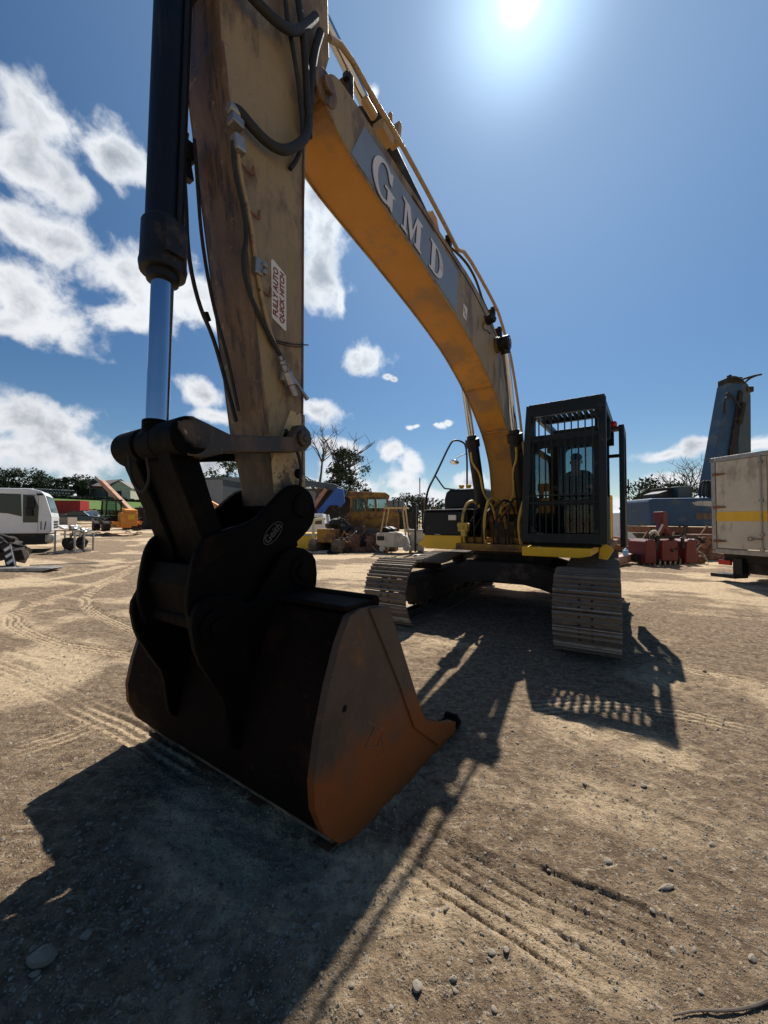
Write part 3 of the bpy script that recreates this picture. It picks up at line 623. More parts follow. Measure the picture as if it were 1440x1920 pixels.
# ---- cab
cx0, cx1, cf_, cr_ = .56, 1.46, 1.20, -.42          # w range, front and rear u
cb = MB(); z0, z1 = 1.17, 2.74
cb.b2((cx0, -cf_, z0), (cx1, -cr_, z0 + .06))                                  # floor
cb.prism([(cf_ - .06, z1 - .10), (cf_ - .1, z1), (cr_ + .08, z1 + .20), (cr_, z1 + .14), (cr_, z1 + .08), (cf_ - .02, z1 - .12)], cx0, cx1, uz)   # roof
cb.prism([(cr_, z0 + .06), (cr_ + .05, z0 + .06), (cr_ + .05, 1.95), (cr_, 1.95)], cx0, cx1, uz)
def ring(w0, w1, a0, a1, b0, b1, rad, t0, t1, f, mb):   # panel between an outer rectangle and a rounded opening
    inner = []
    for (cx_, cy_, s) in ((a1 - rad, b1 - rad, 0), (a0 + rad, b1 - rad, 90), (a0 + rad, b0 + rad, 180), (a1 - rad, b0 + rad, 270)):
        for k in range(5): inner.append((cx_ + rad * math.cos(R_(s + 22.5 * k)), cy_ + rad * math.sin(R_(s + 22.5 * k))))
    outer = [(w1[0], w1[1])] * 5 + [(w0[0], w1[1])] * 5 + [(w0[0], w0[1])] * 5 + [(w1[0], w0[1])] * 5
    n = 20; v = [f(a, b, t) for t in (t0, t1) for a, b in outer + inner]
    F = []
    for i in range(n):
        j = (i + 1) % n
        if outer[i] != outer[j]: F += [(i, j, n + j, n + i), (2 * n + i, 2 * n + j, 3 * n + j, 3 * n + i)]; F.append((i, j, 2 * n + j, 2 * n + i))
        else: F += [(i, n + j, n + i), (2 * n + i, 3 * n + j, 3 * n + i)]
        F.append((n + i, n + j, 3 * n + j, 3 * n + i))
    mb.add(v, F)
ring((cx0, 1.76), (cx1, z1 - .11), cx0 + .09, cx1 - .07, 1.80, z1 - .20, .11, cf_, cf_ - .05, wz, cb); ring((cx0, 1.18), (cx1, 1.76), cx0 + .09, cx1 - .07, 1.27, 1.73, .08, cf_, cf_ - .05, wz, cb)     # front frame, upper light
ring((cx0, 1.95), (cx1, z1 + .10), cx0 + .24, cx1 - .07, 2.03, z1 + .03, .1, cr_ + .05, cr_, wz, cb)      # rear
ring((cr_ + .05, 1.18), (cf_ - .05, z1 - .11), cr_ + .22, cf_ - .13, 1.75, z1 - .20, .1, cx0, cx0 + .04, uz, cb)  # inner side
cabo = part(cb, 'cab', M['dkgreen'], smooth=False)
# door opening side: posts
db = MB(); db.b2((cx1 - .05, -cf_ + .05, 1.2), (cx1, -cf_ + .13, z1 - .1)); db.b2((cx1 - .05, -.30, 1.2), (cx1, -.22, z1 - .1)); db.b2((cx1 - .05, -.22, 1.2), (cx1, .42, 1.9)); db.b2((cx1 - .05, .34, 1.9), (cx1, .42, z1 - .1)); db.b2((cx1 - .045, -cf_ + .13, 1.2), (cx1 - .005, -.30, 1.62))
part(db, 'door_pillars', M['dkgreen'], cabo, bevel=.008)
gl = MB(); gl.b2((cx0 + .09, -cf_ + .02, 1.25), (cx1 - .07, -cf_ + .026, z1 - .2)); part(gl, 'windscreen', M['glass'], cabo)
gl = MB(); gl.b2((cx0 + .22, .37, 2.02), (cx1 - .06, .376, z1 + .04)); part(gl, 'rear_window', M['glass'], cabo)
gl = MB(); gl.b2((cx0 + .02, -cf_ + .12, 1.74), (cx0 + .026, .22, z1 - .2)); part(gl, 'side_window', M['glass'], cabo)
dr = MB(); ring((-.62, 1.12), (.10, 2.98), -.54, .02, 1.9, 2.86, .06, 1.62, 1.69, uz, dr)
doo = part(dr, 'open_door', M['dkgreen'], cabo, bevel=.006, label='cab door folded fully back along the side')
dr = MB(); dr.b2((1.645, -.03, 1.89), (1.652, .55, 2.87)); part(dr, 'door_glass', M['glass'], doo)
dr = MB(); dr.beam(P(1.69, -.0, 1.95), P(1.73, -.0, 1.95), .02); dr.beam(P(1.73, 0, 1.93), P(1.73, 0, 2.15), .02); part(dr, 'door_handle', M['black'], doo)
hb = MB(); hb.b2((1.44, .02, 2.90), (1.66, -.16, 2.945)); hb.b2((1.44, .40, 2.55), (1.64, .34, 2.60)); part(hb, 'door_bracket', M['black'], cabo)
be = MB(); be.lathe([(0, .03), (.02, .045), (.06, .045), (.085, .03), (.09, .005)], P(1.56, .12, 2.945), (0, 0, 1), 16); part(be, 'red_beacon', M['redlens'], cabo, smooth=True)
se = MB(); se.b2((.78, -.12, 1.52), (1.26, .32, 1.70)); se.prism([(-.22, 1.65), (-.14, 1.68), (-.22, 2.26), (-.30, 2.26)], .80, 1.24, uz); se.b2((.85, -.05, 1.2), (1.19, .26, 1.52)); part(se, 'seat', M['seat'], cabo, bevel=.04)
co = MB()
for w_ in (.70, 1.34): co.b2((w_ - .06, -.55, 1.3), (w_ + .06, .1, 1.84)); co.tube([P(w_, .42, 1.84), P(w_, .46, 2.02)], .018, 8)
co.beam(P(.66, .85, 1.3), P(.66, .80, 2.0), .05); co.box(P(.68, .76, 2.02), (.17, .04, .12)); co.b2((.85, -1.05, 1.24), (1.3, -.9, 1.3))
for w_ in (.95, 1.15): co.tube([P(w_, .95, 1.25), P(w_, .85, 1.6), P(w_, .80, 1.72)], .012, 6)
part(co, 'controls', M['black'], cabo, bevel=.006)
# falling object guard: front frame, roof frame with slats, bars
g0, g1, gu = .50, 1.55, 1.34
gz0, gz1 = 1.20, 3.14
gd = MB()
gd.prism([(g0, gz0 + .02), (g0 + .09, gz0 + .02), (g0 + .13, 2.2), (g0 + .155, 2.93), (g0 + .13, 3.10), (g0 + .09, 3.12), (g0 + .05, 2.6)], gu - .035, gu + .042, wz)
gd.prism([(gu - .03, gz0 + .02), (gu + .05, gz0 + .02), (gu + .05, 1.9), (gu + .04, 2.75), (gu + .01, 3.10), (gu - .07, 3.10), (gu - .04, 2.75), (gu - .03, 1.9)], g1 - .085, g1, uz)
gd.b2((g0 + .075, -gu + .03, gz0 + .02), (g1 - .085, -gu - .045, gz0 + .15))
gd.b2((g0 + .12, -gu + .04, 2.95), (g1 - .01, -gu - .04, 3.12))
for a in ((g0 + .125, .10), (g1 - .085, -.10)):          # gusset corners
    for zb, s in ((2.93, -1), (gz0 + .15, 1)): gd.prism([(a[0], zb), (a[0] + a[1], zb), (a[0], zb + s * .12)], gu - .01, gu + .02, wz)
gdo = part(gd, 'front_guard_frame', M['dkgreen'], bevel=.006)
n = 10
for k in range(n):
    w_ = g0 + .10 + (g1 - g0 - .19) * (k + .8) / (n + .6)
    b = MB(); b.beam(P(w_, gu + .012, gz0 + .14), P(w_, gu + .005, 2.94), .015, .018); part(b, 'guard_bar', M['dkgreen'], gdo)
for z in (1.76, 1.86, 2.62):
    b = MB(); b.beam(P(g0 + .06, gu + .024, z), P(g1 - .07, gu + .024, z), .008, .02); part(b, 'cross_bar', M['dkgreen'], gdo)
rf = MB()
for a, b in ((g0 + .12, g0 + .18), (g1 - .09, g1 - .01)): rf.b2((a, -gu + .04, 2.99), (b, .40, 3.10))
rf.b2((g0 + .08, .30, 2.99), (g1 - .09, .40, 3.10)); pass
rf.b2((g1 - .10, .34, 2.75), (g1 - .02, .42, 2.99)); rf.b2((g0 + .01, .34, 2.72), (g0 + .09, .42, 2.99)); rf.b2((g1 - .085, -.40, 2.73), (g1 - .02, -.32, 2.99)); rf.b2((g0 + .09, -1.12, 2.735), (g0 + .13, -1.0, 3.0)); rf.b2((g1 - .15, -1.12, 2.735), (g1 - .11, -1.0, 3.0))
rfo = part(rf, 'roof_guard_frame', M['dkgreen'], bevel=.006)
for k in range(11):
    w_ = g0 + .22 + (g1 - g0 - .36) * k / 10
    b = MB(); b.box(P(w_, .93, 3.035), (.010, .62, .055), (0, R_(30), 0)); part(b, 'roof_slat', M['dkgreen'], rfo)
b = MB(); b.b2((g0 + .18, -.66, 3.0), (g1 - .09, -.60, 3.07)); part(b, 'roof_cross_member', M['dkgreen'], rfo)

# ---- boom
low = [(.22, 1.62), (.48, 1.72), (.52, 2.03), (.60, 2.44), (.90, 2.86), (1.44, 3.26), (1.9, 3.50), (2.4, 3.70), (2.94, 3.84), (3.75, 4.0), (4.2, 4.07), (4.75, 4.16)]
top = [(5.05, 4.30), (5.08, 4.48), (4.95, 4.62), (4.68, 4.62), (4.25, 4.59), (3.71, 4.56), (3.07, 4.52), (2.5, 4.49), (2.1, 4.43), (1.75, 4.34), (1.42, 4.16), (1.1, 3.85), (.7, 3.25), (.35, 2.55), (.05, 2.02), (-.05, 1.80), (.05, 1.64)]
def chaikin(p, k=1):
    for _ in range(k):
        q = []
        for i in range(len(p)):
            a, b = p[i], p[(i + 1) % len(p)]; q += [(a[0] * .8 + b[0] * .2, a[1] * .8 + b[1] * .2), (a[0] * .2 + b[0] * .8, a[1] * .2 + b[1] * .8)]
        p = q
    return p
bprof = chaikin(low + top, 2); nb = len(bprof)
bm_ = MB(); hw = .215
bm_.m = 0; v = [uz(a, b, s * hw) for s in (-1, 1) for a, b in bprof]
bm_.add(v, [list(range(nb))[::-1], list(range(nb, 2 * nb))])
# side plates stand a little proud of the bottom and top plates
bm_.m = 1; cu_, cz_ = 2.6, 3.9
def shrink(p, d):
    out = []; n = len(p)
    for i in range(n):
        a, b, c = Vector(p[i - 1]), Vector(p[i]), Vector(p[(i + 1) % n]); t = (c - a).normalized(); nn = Vector((-t.y, t.x)); out.append(tuple(b + nn * d))
    return out
inn = shrink(bprof, .012)
if (Vector(inn[0]) - Vector((cu_, cz_))).length > (Vector(bprof[0]) - Vector((cu_, cz_))).length + .5: inn = shrink(bprof, -.012)
bm_.m = 0
for s in (-1, 1):
    a0 = s * hw; a1 = s * (hw - .014)
    bm_.add([uz(a, b, a0) for a, b in bprof] + [uz(a, b, a1) for a, b in bprof] + [uz(a, b, a1) for a, b in inn],
            [(i, (i + 1) % nb, nb + (i + 1) % nb, nb + i) for i in range(nb)] + [(nb + i, nb + (i + 1) % nb, 2 * nb + (i + 1) % nb, 2 * nb + i) for i in range(nb)])
bm_.m = 1
bm_.add([uz(a, b, s * (hw - .014)) for s in (-1, 1) for a, b in inn], [(i, (i + 1) % nb, nb + (i + 1) % nb, nb + i) for i in range(nb)])
boom = part(bm_, 'boom', [M['cream'], M['amber']])
for u_, z_, r0, w0, w1 in ((.22, 1.85, .17, .216, .24), (1.52, 4.02, .11, .215, .26), (5.05, 4.42, .11, .205, .228)):
    for s in (-1, 1):
        bs = MB(); bs.cyl(P(s * w0, u_, z_), P(s * w1, u_, z_), r0, n=28); part(bs, 'pivot_boss', M['oily'], boom, bevel=.006)
for u_, z_, r0, w0 in ((.22, 1.85, .06, .33), (1.52, 4.02, .05, .42), (5.05, 4.42, .05, .26)):
    bs = MB(); bs.cyl(P(-w0, u_, z_), P(w0, u_, z_), r0, n=20); part(bs, 'pivot_pin', M['oily'], boom)
wb = MB()
for u_, z_, s_ in ((1.66, 3.36, 1), (1.0, 2.9, 1)): wb.beam(P(-.2, u_, z_ + .006), P(.2, u_, z_ + .006), .02, .012)
part(wb, 'weld_seam', M['amber'], boom)
# decal and lettering on the cab side of the boom
dc = MB(); dc.add([uz(a, b, hw + .002) for a, b in ((4.78, 4.19), (4.2, 4.09), (3.75, 4.02), (2.90, 3.86), (2.86, 4.36), (3.71, 4.45), (4.25, 4.50), (4.62, 4.53))] + [uz(a, b, hw + .0035) for a, b in ((4.78, 4.19), (4.2, 4.09), (3.75, 4.02), (2.90, 3.86), (2.86, 4.36), (3.71, 4.45), (4.25, 4.50), (4.62, 4.53))], [list(range(8)), list(range(8, 16))])
part(dc, 'decal', M['decal'], boom)
def arc(cx, cy, rx, ry, a0, a1, n=14): return [(cx + rx * math.cos(R_(a0 + (a1 - a0) * i / (n - 1))), cy + ry * math.sin(R_(a0 + (a1 - a0) * i / (n - 1)))) for i in range(n)]
GL = [arc(.5, .5, .50, .53, 48, 330, 22) + [(.93, .02), (.86, .02)] + [(.86, .02)] ]
G_ = arc(.50, .50, .47, .53, 42, 300, 20) + [(.74, .0), (.80, .06), (.84, .0), (.92, .0), (.92, .40), (1.0, .40), (1.0, .47), (.56, .47), (.56, .40), (.68, .40), (.68, .10)] + arc(.50, .50, .26, .45, 295, 60, 18)[::1] + [(.74, .66), (.84, .62), (.86, .98), (.78, .98), (.76, .90)]
M_ = [(.0, .0), (.34, .0), (.34, .07), (.25, .09), (.25, .78), (.52, .0), (.58, .0), (.86, .80), (.86, .09), (.76, .07), (.76, .0), (1.2, .0), (1.2, .07), (1.10, .09), (1.10, .91), (1.2, .93), (1.2, 1.0), (.84, 1.0), (.62, .36), (.40, 1.0), (.0, 1.0), (.0, .93), (.13, .91), (.13, .09), (.0, .07)]
D_o = [(.0, .0), (.45, .0)] + arc(.45, .5, .50, .5, -85, 85, 16) + [(.45, 1.0), (.0, 1.0), (.0, .93), (.12, .91), (.12, .09), (.0, .07)]
D_i = [(.36, .08), (.43, .08)] + arc(.43, .5, .25, .42, -85, 85, 14) + [(.43, .92), (.36, .92)]
slope = math.atan2(-.13, 1.0)
def letter(sp, u_, z_, hgt, off, m, nm, dx=0, dz=0):
    X = Vector((0, math.cos(slope), math.sin(slope))); Y = Vector((0, -math.sin(slope), math.cos(slope)))
    o = P(hw + off, u_, z_) + X * dx + Y * dz
    shape_part(nm, [[(a * hgt, b * hgt) for a, b in s] for s in sp], frame(o, X, Y, Vector((1, 0, 0))), m, boom, .001)
for off, m, nm, dx, dz in ((.006, M['lettershade'], 'letter_shade', -.012, -.012), (.010, M['letter'], 'letter', 0, 0)):
    letter([G_], 4.55, 4.145, .335, off, m, nm, dx, dz); letter([M_], 4.10, 4.085, .30, off, m, nm, dx, dz); letter([D_o, D_i], 3.58, 4.02, .315, off, m, nm, dx, dz)
st = MB(); st.box(P(hw + .003, 2.66, 3.98), (.003, .11, .16), (R_(-8), 0, 0)); part(st, 'sticker', M['sticker'], boom)
st = MB()
for i in range(5): st.box(P(hw + .0055, 2.69 - .012 * i, 4.02 - .022 * i), (.002, .05 if i % 2 else .07, .008), (R_(-20), 0, 0))
st.box(P(hw + .004, 2.72, 4.16), (.002, .04, .03)); st.box(P(hw + .004, 2.60, 4.14), (.002, .03, .035)); part(st, 'sticker_print', M['decal'], boom)
# steel pipes along the top of the boom
tops = [(5.05, 4.80), (4.90, 4.90), (4.55, 4.86), (4.2, 4.84), (3.8, 4.78), (3.3, 4.69), (3.0, 4.62), (2.92, 4.62), (2.72, 4.72), (2.1, 4.66), (1.6, 4.58), (1.42, 4.50), (1.0, 4.22), (.70, 3.80), (.38, 3.2), (.1, 2.4)]
def along(w_, dz, r, m, nm, pts=tops, sm=2, par=boom):
    b = MB(); b.tube([P(w_, u, z + dz) for u, z in pts], r, 8, smooth=sm); return part(b, nm, m, par, smooth=True)
along(.25, -.06, .021, M['pipe'], 'steel_pipe', sm=1); along(.12, -.05, .014, M['pipe'], 'steel_pipe', [(4.9, 4.7), (4.0, 4.68), (3.0, 4.62), (2.2, 4.58), (1.6, 4.50), (1.15, 4.18), (.7, 3.7), (.2, 2.9)])
along(-.13, .03, .021, M['pipe'], 'steel_pipe'); along(-.06, .0, .014, M['pipe'], 'steel_pipe')
along(.19, 0, .016, M['rubber'], 'hose', [(3.0, 4.57), (2.8, 4.62), (2.5, 4.66), (2.25, 4.62), (2.1, 4.54), (2.0, 4.46), (1.7, 4.38)])
along(.218, 0, .006, M['black'], 'cable', [(3.9, 4.5), (3.0, 4.44), (2.5, 4.40), (2.1, 4.30), (1.75, 4.22), (1.4, 4.12), (1.2, 4.1)])
for u, z, s in ((4.75, 4.70, .2), (3.0, 4.57, .14), (1.50, 4.46, .16), (1.2, 4.30, .18)):
    cl = MB(); cl.box(P(.14, u, z + .03), (.12, .05, s), (0, 0, 0)); cl.box(P(.17, u + .03, z + .1), (.05, .03, .05))
    part(cl, 'pipe_clamp', M['black'], boom, bevel=.006)
cl = MB(); cl.cyl(P(.17, 1.08, 4.31), P(.17, .93, 4.16), .07, n=12); cl.box(P(.12, 1.02, 4.2), (.14, .16, .12), (R_(45), 0, 0)); part(cl, 'wrapped_joint', M['rubber'], boom, bevel=.012)
vb = MB(); vb.box(P(.12, 4.22, 4.86), (.12, .17, .11), (R_(-7), 0, 0)); vb.box(P(.12, 4.02, 5.02), (.09, .05, .24), (R_(-10), 0, 0)); vb.cyl(P(.12, 4.35, 4.90), P(.12, 4.50, 4.92), .035); vb.cyl(P(.18, 4.2, 4.95), P(.18, 4.2, 5.03), .02); part(vb, 'hose_burst_valve', M['pipe'], boom, bevel=.01)
wl = MB(); wl.box(P(.27, 1.93, 4.20), (.13, .11, .07), (R_(-20), 0, R_(-20))); wl.beam(P(.2, 2.02, 4.23), P(.27, 1.97, 4.20), .02); wlo = part(wl, 'boom_work_lamp', M['black'], boom, bevel=.01)
wl = MB(); wl.tube([P(.24, 1.97, 4.16), P(.235, 2.08, 4.09), P(.235, 2.12, 4.03), P(.235, 2.02, 4.02), P(.24, 1.95, 4.06), P(.235, 1.86, 4.05), P(.23, 1.75, 4.1)], .006, 6, smooth=2); part(wl, 'loose_cable', M['black'], wlo)
# dipper cylinder on top of the boom
def cylinder(name, a, b, rb, rr, split, m=None, par=ex, head=1.25, eye=1.3, wr=None):
    a = Vector(a); b = Vector(b); d = (b - a).normalized(); L_ = (b - a).length
    c = MB(); c.lathe([(0, rb * .5), (.02, rb), (split - .16, rb), (split - .16, rb * head), (split - .03, rb * head), (split - .02, rb * .85), (split + .03, rb * .8)], a + d * rb * .8, d, 24)
    c.cyl(a - Vector((rb * 1.1, 0, 0)), a + Vector((rb * 1.1, 0, 0)), rb * 1.05, n=20)
    o = part(c, name, m or M['barrel'], par, smooth=True)
    r = MB(); r.cyl(a + d * split, b - d * rb * .6, rr, n=24); part(r, 'rod', M['chrome'], o, smooth=True)
    r = MB(); r.cyl(b - Vector((wr or rb, 0, 0)), b + Vector((wr or rb, 0, 0)), rb * eye * .85, n=20); r.cyl(b - d * rb * 1.6, b - d * rb * .3, rr * 1.25); part(r, 'rod_eye', M['black'], o, smooth=True)
    return o
cylinder('dipper_cylinder', P(0, 3.25, 4.76), P(0, 5.15, 5.40), .08, .05, 1.05, M['black'])
bk = MB()
for s in (-1, 1): bk.prism([(3.0, 4.50), (3.6, 4.54), (3.42, 4.70), (3.30, 4.82), (3.20, 4.80)], s * .11 - .012, s * .11 + .012, uz)
part(bk, 'cylinder_bracket', M['amber'], boom)
# boom cylinders either side
for s in (-1, 1):
    a = P(s * .335, .44, 1.24); b = P(s * .335, 1.52, 4.02)
    o = cylinder('boom_cylinder', a, b, .09, .05, 1.66, M['black'], wr=.07)
    pp = MB(); w_ = s * .355; f = -.24
    pp.tube([P(w_, 1.28 + f + .02, 2.62), P(w_ + .0, 1.2 + f + .06, 2.45), P(w_ - s * .10, 1.1 + f + .05, 2.28), P(w_ - s * .10, 1.0 + f + .05, 1.98), P(w_ - s * .20, .95 + f, 1.80), P(w_ - s * .30, .9, 1.72), P(w_ - s * .31, .82, 1.55)], .017, 8, smooth=2); part(pp, 'feed_pipe', M['pyel'], o, smooth=True)
    bb = MB(); bb.b2((w_ - .14, -.7, 1.10), (w_ - .115, -.33, 1.38)); bb.b2((w_ + .095, -.7, 1.10), (w_ + .12, -.33, 1.38)); part(bb, 'cylinder_foot', M['rustyel'], o, bevel=.006)
# hoses at the boom foot
g = random.Random(3)
for k in range(6):
    w0 = -.50 + .18 * k; b = MB(); b.tube([P(w0, .98, 1.12), P(w0 + g.uniform(-.03, .03), 1.06, 1.45), P(w0 + .02, 1.05, 1.70), P(w0 + .06, .95, 1.84 + .03 * (k % 3)), P(w0 + .13, .80, 1.84), P(w0 + .17, .66, 1.70), P(w0 + .17, .5, 1.4)], .024 if k in (0, 2, 5) else .016, 9, smooth=2)
    part(b, 'hydraulic_hose', M['pyel'] if k in (0, 5, 2) else M['rubber'], smooth=True)
for k in range(9):
    w0 = -.42 + .1 * k + g.uniform(-.03, .03); w1 = w0 + g.uniform(-.14, .14); b = MB()
    b.tube([P(w0, .98, 1.16), P(w0 + .02, 1.04 + g.uniform(0, .05), 1.34), P((w0 + w1) / 2, 1.0, 1.5), P(w1, .86, 1.64), P(w1, .6, 1.72), P(w1 * .8, .45, 1.9)], .011, 7, smooth=2); part(b, 'hydraulic_hose', M['rubber'], smooth=True)
vv = MB(); vv.box(P(-.47, 1.10, 1.42), (.16, .10, .14)); vv.box(P(-.45, 1.13, 1.33), (.08, .08, .12)); vv.cyl(P(-.57, 1.1, 1.45), P(-.37, 1.1, 1.45), .03); vv.cyl(P(-.47, 1.16, 1.42), P(-.47, 1.19, 1.42), .025); part(vv, 'valve_block', M['pyel'], bevel=.008)
vv = MB(); vv.b2((-.3, -.5, 1.17), (.3, -.1, 1.5)); vv.b2((-.55, -.95, 1.17), (.40, -.90, 1.26)); vv.b2((-.62, -1.055, 1.055), (.50, -1.09, 1.085)); part(vv, 'swing_motor_housing', M['rustyel'], bevel=.01)

# ---- dipper
dfront = [(5.40, 1.72), (5.46, 1.95), (5.57, 2.64), (5.70, 3.48), (5.78, 4.0), (5.80, 4.35), (5.62, 4.85), (5.32, 5.40), (5.22, 5.50), (5.06, 5.46), (4.98, 5.25), (4.96, 4.75), (5.03, 4.5), (5.17, 4.25), (5.19, 3.4), (5.19, 2.4), (5.17, 1.72), (5.17, 1.60), (5.23, 1.51), (5.33, 1.51), (5.39, 1.60)]
dp = MB(); hd_ = .17; nd = len(dfront); dp.m = 0
dp.add([uz(a, b, s * hd_) for s in (-1, 1) for a, b in dfront], [list(range(nd))[::-1], list(range(nd, 2 * nd))])
for i in range(nd):
    zavg = (dfront[i][1] + dfront[(i + 1) % nd][1]) / 2; front = i < 7 or zavg < 1.75
    dp.m = 2 if (front and zavg < 2.2) else 1 if front else 3
    j = (i + 1) % nd; dp.add([uz(*dfront[i], -hd_), uz(*dfront[j], -hd_), uz(*dfront[j], hd_), uz(*dfront[i], hd_)], [(0, 1, 2, 3)])
dip = part(dp, 'dipper_arm', [M['cream'], M['oily'], M['burnt'], M['amber']], bevel=.008)
ns = MB(); ns.prism([(5.17, 1.50), (5.40, 1.50), (5.44, 1.85), (5.30, 2.18), (5.18, 2.18)], hd_ + .001, hd_ + .004, uz)   # greasy lower side plate
part(ns, 'nose_plate', mat('spotted cream paint', (.42, .31, .15), .6, 0, .2, 3, dirt=(.035, .022, .015), damt=.62, dscale=4, bump=.3, spots=(.03, .02, .015), sscale=30, samt=.57), dip)
rb_ = MB()
for s in (-1, 1): rb_.tube([P(s * (hd_ + .004), 5.455, 1.95), P(s * (hd_ + .004), 5.565, 2.64), P(s * (hd_ + .004), 5.695, 3.48), P(s * (hd_ + .004), 5.775, 4.0)], .006, 6); rb_.tube([P(s * (hd_ + .003), 5.20, 1.8), P(s * (hd_ + .003), 5.205, 4.2)], .007, 6)
part(rb_, 'weld_seam', M['oily'], dip)
ns = MB(); ns.cyl(P(-.205, 5.28, 1.60), P(.205, 5.28, 1.60), .11, n=28); ns.cyl(P(-.24, 5.31, 2.00), P(.24, 5.31, 2.00), .05); ns.cyl(P(.17, 5.235, 1.80), P(.185, 5.235, 1.80), .032, n=12); part(ns, 'nose_boss', M['hitch'], dip, bevel=.008)
# sticker
sk_ = MB(); sk_.prism([(5.445, 2.70), (5.452, 3.03), (5.44, 3.04), (5.348, 3.00), (5.34, 2.99), (5.335, 2.66), (5.345, 2.655), (5.435, 2.69)], hd_ + .001, hd_ + .003, uz); sto = part(sk_, 'warning_sticker', M['sticker'], dip)
for (txt, u_, sz) in (('FULLY AUTO', 5.418, .0485), ('QUICK HITCH', 5.370, .0465)):
    text_part('sticker_text', txt, sz, frame(P(hd_ + .005, u_, 2.852 - (5.418 - u_) * .25), Vector((0, 0, 1)), Vector((0, -1, 0)), Vector((1, 0, 0))), M['redtext'], sto, .0008, shear=.18, spacing=1.03, sx=1.0, offset=.0012)
# hoses and fittings on the dipper
def htube(nm, pts, r, m=M['rubber'], par=dip, sm=2, w_=.215):
    b = MB(); b.tube([P(q[2] if len(q) > 2 else w_, q[0], q[1]) for q in pts], r, 10, smooth=sm); return part(b, nm, m, par, smooth=True)
htube('main_hose', [(5.10, 4.75), (5.17, 4.5), (5.20, 4.1), (5.24, 3.92, .25), (5.32, 3.78, .26), (5.42, 3.66, .25), (5.52, 3.62, .24), (5.62, 3.63, .23), (5.70, 3.67, .215), (5.73, 3.66, .2)], .027)
htube('upper_hose', [(5.85, 4.38, .19), (5.74, 4.32, .24), (5.62, 4.31, .26), (5.48, 4.34, .27), (5.36, 4.44, .26), (5.26, 4.6, .24), (5.15, 4.8, .22)], .026)
htube('upper_hose', [(5.40, 4.75, .2), (5.38, 4.5, .22), (5.34, 4.3, .24), (5.28, 4.1, .23), (5.25, 3.9, .22), (5.28, 3.75, .2), (5.33, 3.66, .19)], .014)
htube('upper_hose', [(5.30, 4.85, .2), (5.28, 4.5, .25), (5.24, 4.2, .24), (5.2, 3.95, .22)], .022)
htube('thin_hose', [(5.72, 3.5, .19), (5.71, 3.35, .19), (5.66, 3.2, .195), (5.63, 3.05, .195), (5.66, 2.9, .19), (5.62, 2.75, .19), (5.52, 2.62, .19), (5.44, 2.52, .195), (5.38, 2.45, .2)], .013)
htube('grease_line', [(5.70, 3.55, .183), (5.67, 3.35, .183), (5.60, 3.15, .183), (5.57, 2.95, .183), (5.52, 2.75, .183), (5.47, 2.6, .183), (5.42, 2.5, .19)], .013, M['pipe'])
for a, b in ((3.42, 5.64), (3.20, 5.60), (2.80, 5.52)):
    k = MB(); k.beam(P(.19, b + .03, a), P(.19, b - .05, a), .008, .012); k.beam(P(.19, b - .05, a), P(.19, b - .05, a + .05), .008, .012); part(k, 'hose_clip', M['rust'], dip)
k = MB(); k.box(P(.205, 5.715, 3.60), (.06, .07, .05)); k.box(P(.20, 5.695, 3.50), (.055, .06, .08), (R_(10), 0, 0)); k.cyl(P(.205, 5.76, 3.65), P(.205, 5.68, 3.66), .026); part(k, 'hose_elbow', M['steel'], dip, bevel=.008)
k = MB(); k.box(P(.19, 5.56, 2.92), (.04, .05, .09)); k.cyl(P(.2, 5.53, 2.90), P(.225, 5.53, 2.90), .018, n=6); k.cyl(P(.2, 5.53, 2.94), P(.225, 5.53, 2.94), .018, n=6); part(k, 'clamp', M['steel'], dip, bevel=.006)
k = MB(); d0, d1 = P(.205, 5.41, 2.47), P(.215, 5.30, 2.26)
for t0, t1, r in ((0, .12, .014), (.12, .22, .022), (.22, .4, .018), (.4, .72, .034), (.72, 1, .022)): k.cyl(d0.lerp(d1, t0), d0.lerp(d1, t1), r, n=8 if r < .03 else 6)
k.box(P(.195, 5.36, 2.36), (.03, .06, .05)); ko = part(k, 'coupling_valve', M['steel'], dip, bevel=.004)
k = MB(); k.beam(P(.22, 5.37, 2.40), P(.225, 5.215, 2.27), .016, .016); k.cyl(P(.22, 5.235, 2.29), P(.222, 5.205, 2.265), .013); part(k, 'valve_lever', M['steel'], ko)
k = MB(); k.tube([P(.176, 5.44, 2.56), P(.18, 5.3, 2.59), P(.19, 5.17, 2.63)], .004, 5); k.tube([P(.176, 5.43, 2.55), P(.18, 5.3, 2.575), P(.185, 5.22, 2.60)], .003, 5); part(k, 'lashing_wire', M['black'], dip)
htube('front_hose', [(5.80, 3.66, -.12), (5.815, 3.5, -.13), (5.79, 3.3, -.14), (5.77, 3.0, -.15), (5.70, 2.75, -.155), (5.62, 2.6, -.14), (5.58, 2.4, -.1), (5.52, 2.1, -.05)], .012)
htube('front_hose', [(5.79, 3.6, -.06), (5.76, 3.4, -.08), (5.72, 3.1, -.1), (5.66, 2.75, -.08), (5.60, 2.45, -.02), (5.54, 2.15, 0)], .010)
k = MB(); k.box(P(-.13, 5.80, 3.56), (.07, .08, .10)); k.box(P(-.14, 5.79, 3.46), (.05, .05, .09), (R_(12), 0, 0)); k.beam(P(-.15, 5.83, 3.43), P(-.15, 5.95, 3.44), .006); k.box(P(-.15, 5.655, 2.70), (.03, .03, .05), (R_(25), 0, 0)); part(k, 'front_fitting', M['black'], dip, bevel=.01)
htube('curved_grease_hose', [(5.36, 2.05, .2), (5.30, 1.95, .225), (5.26, 1.84, .23), (5.26, 1.72, .22)], .010)
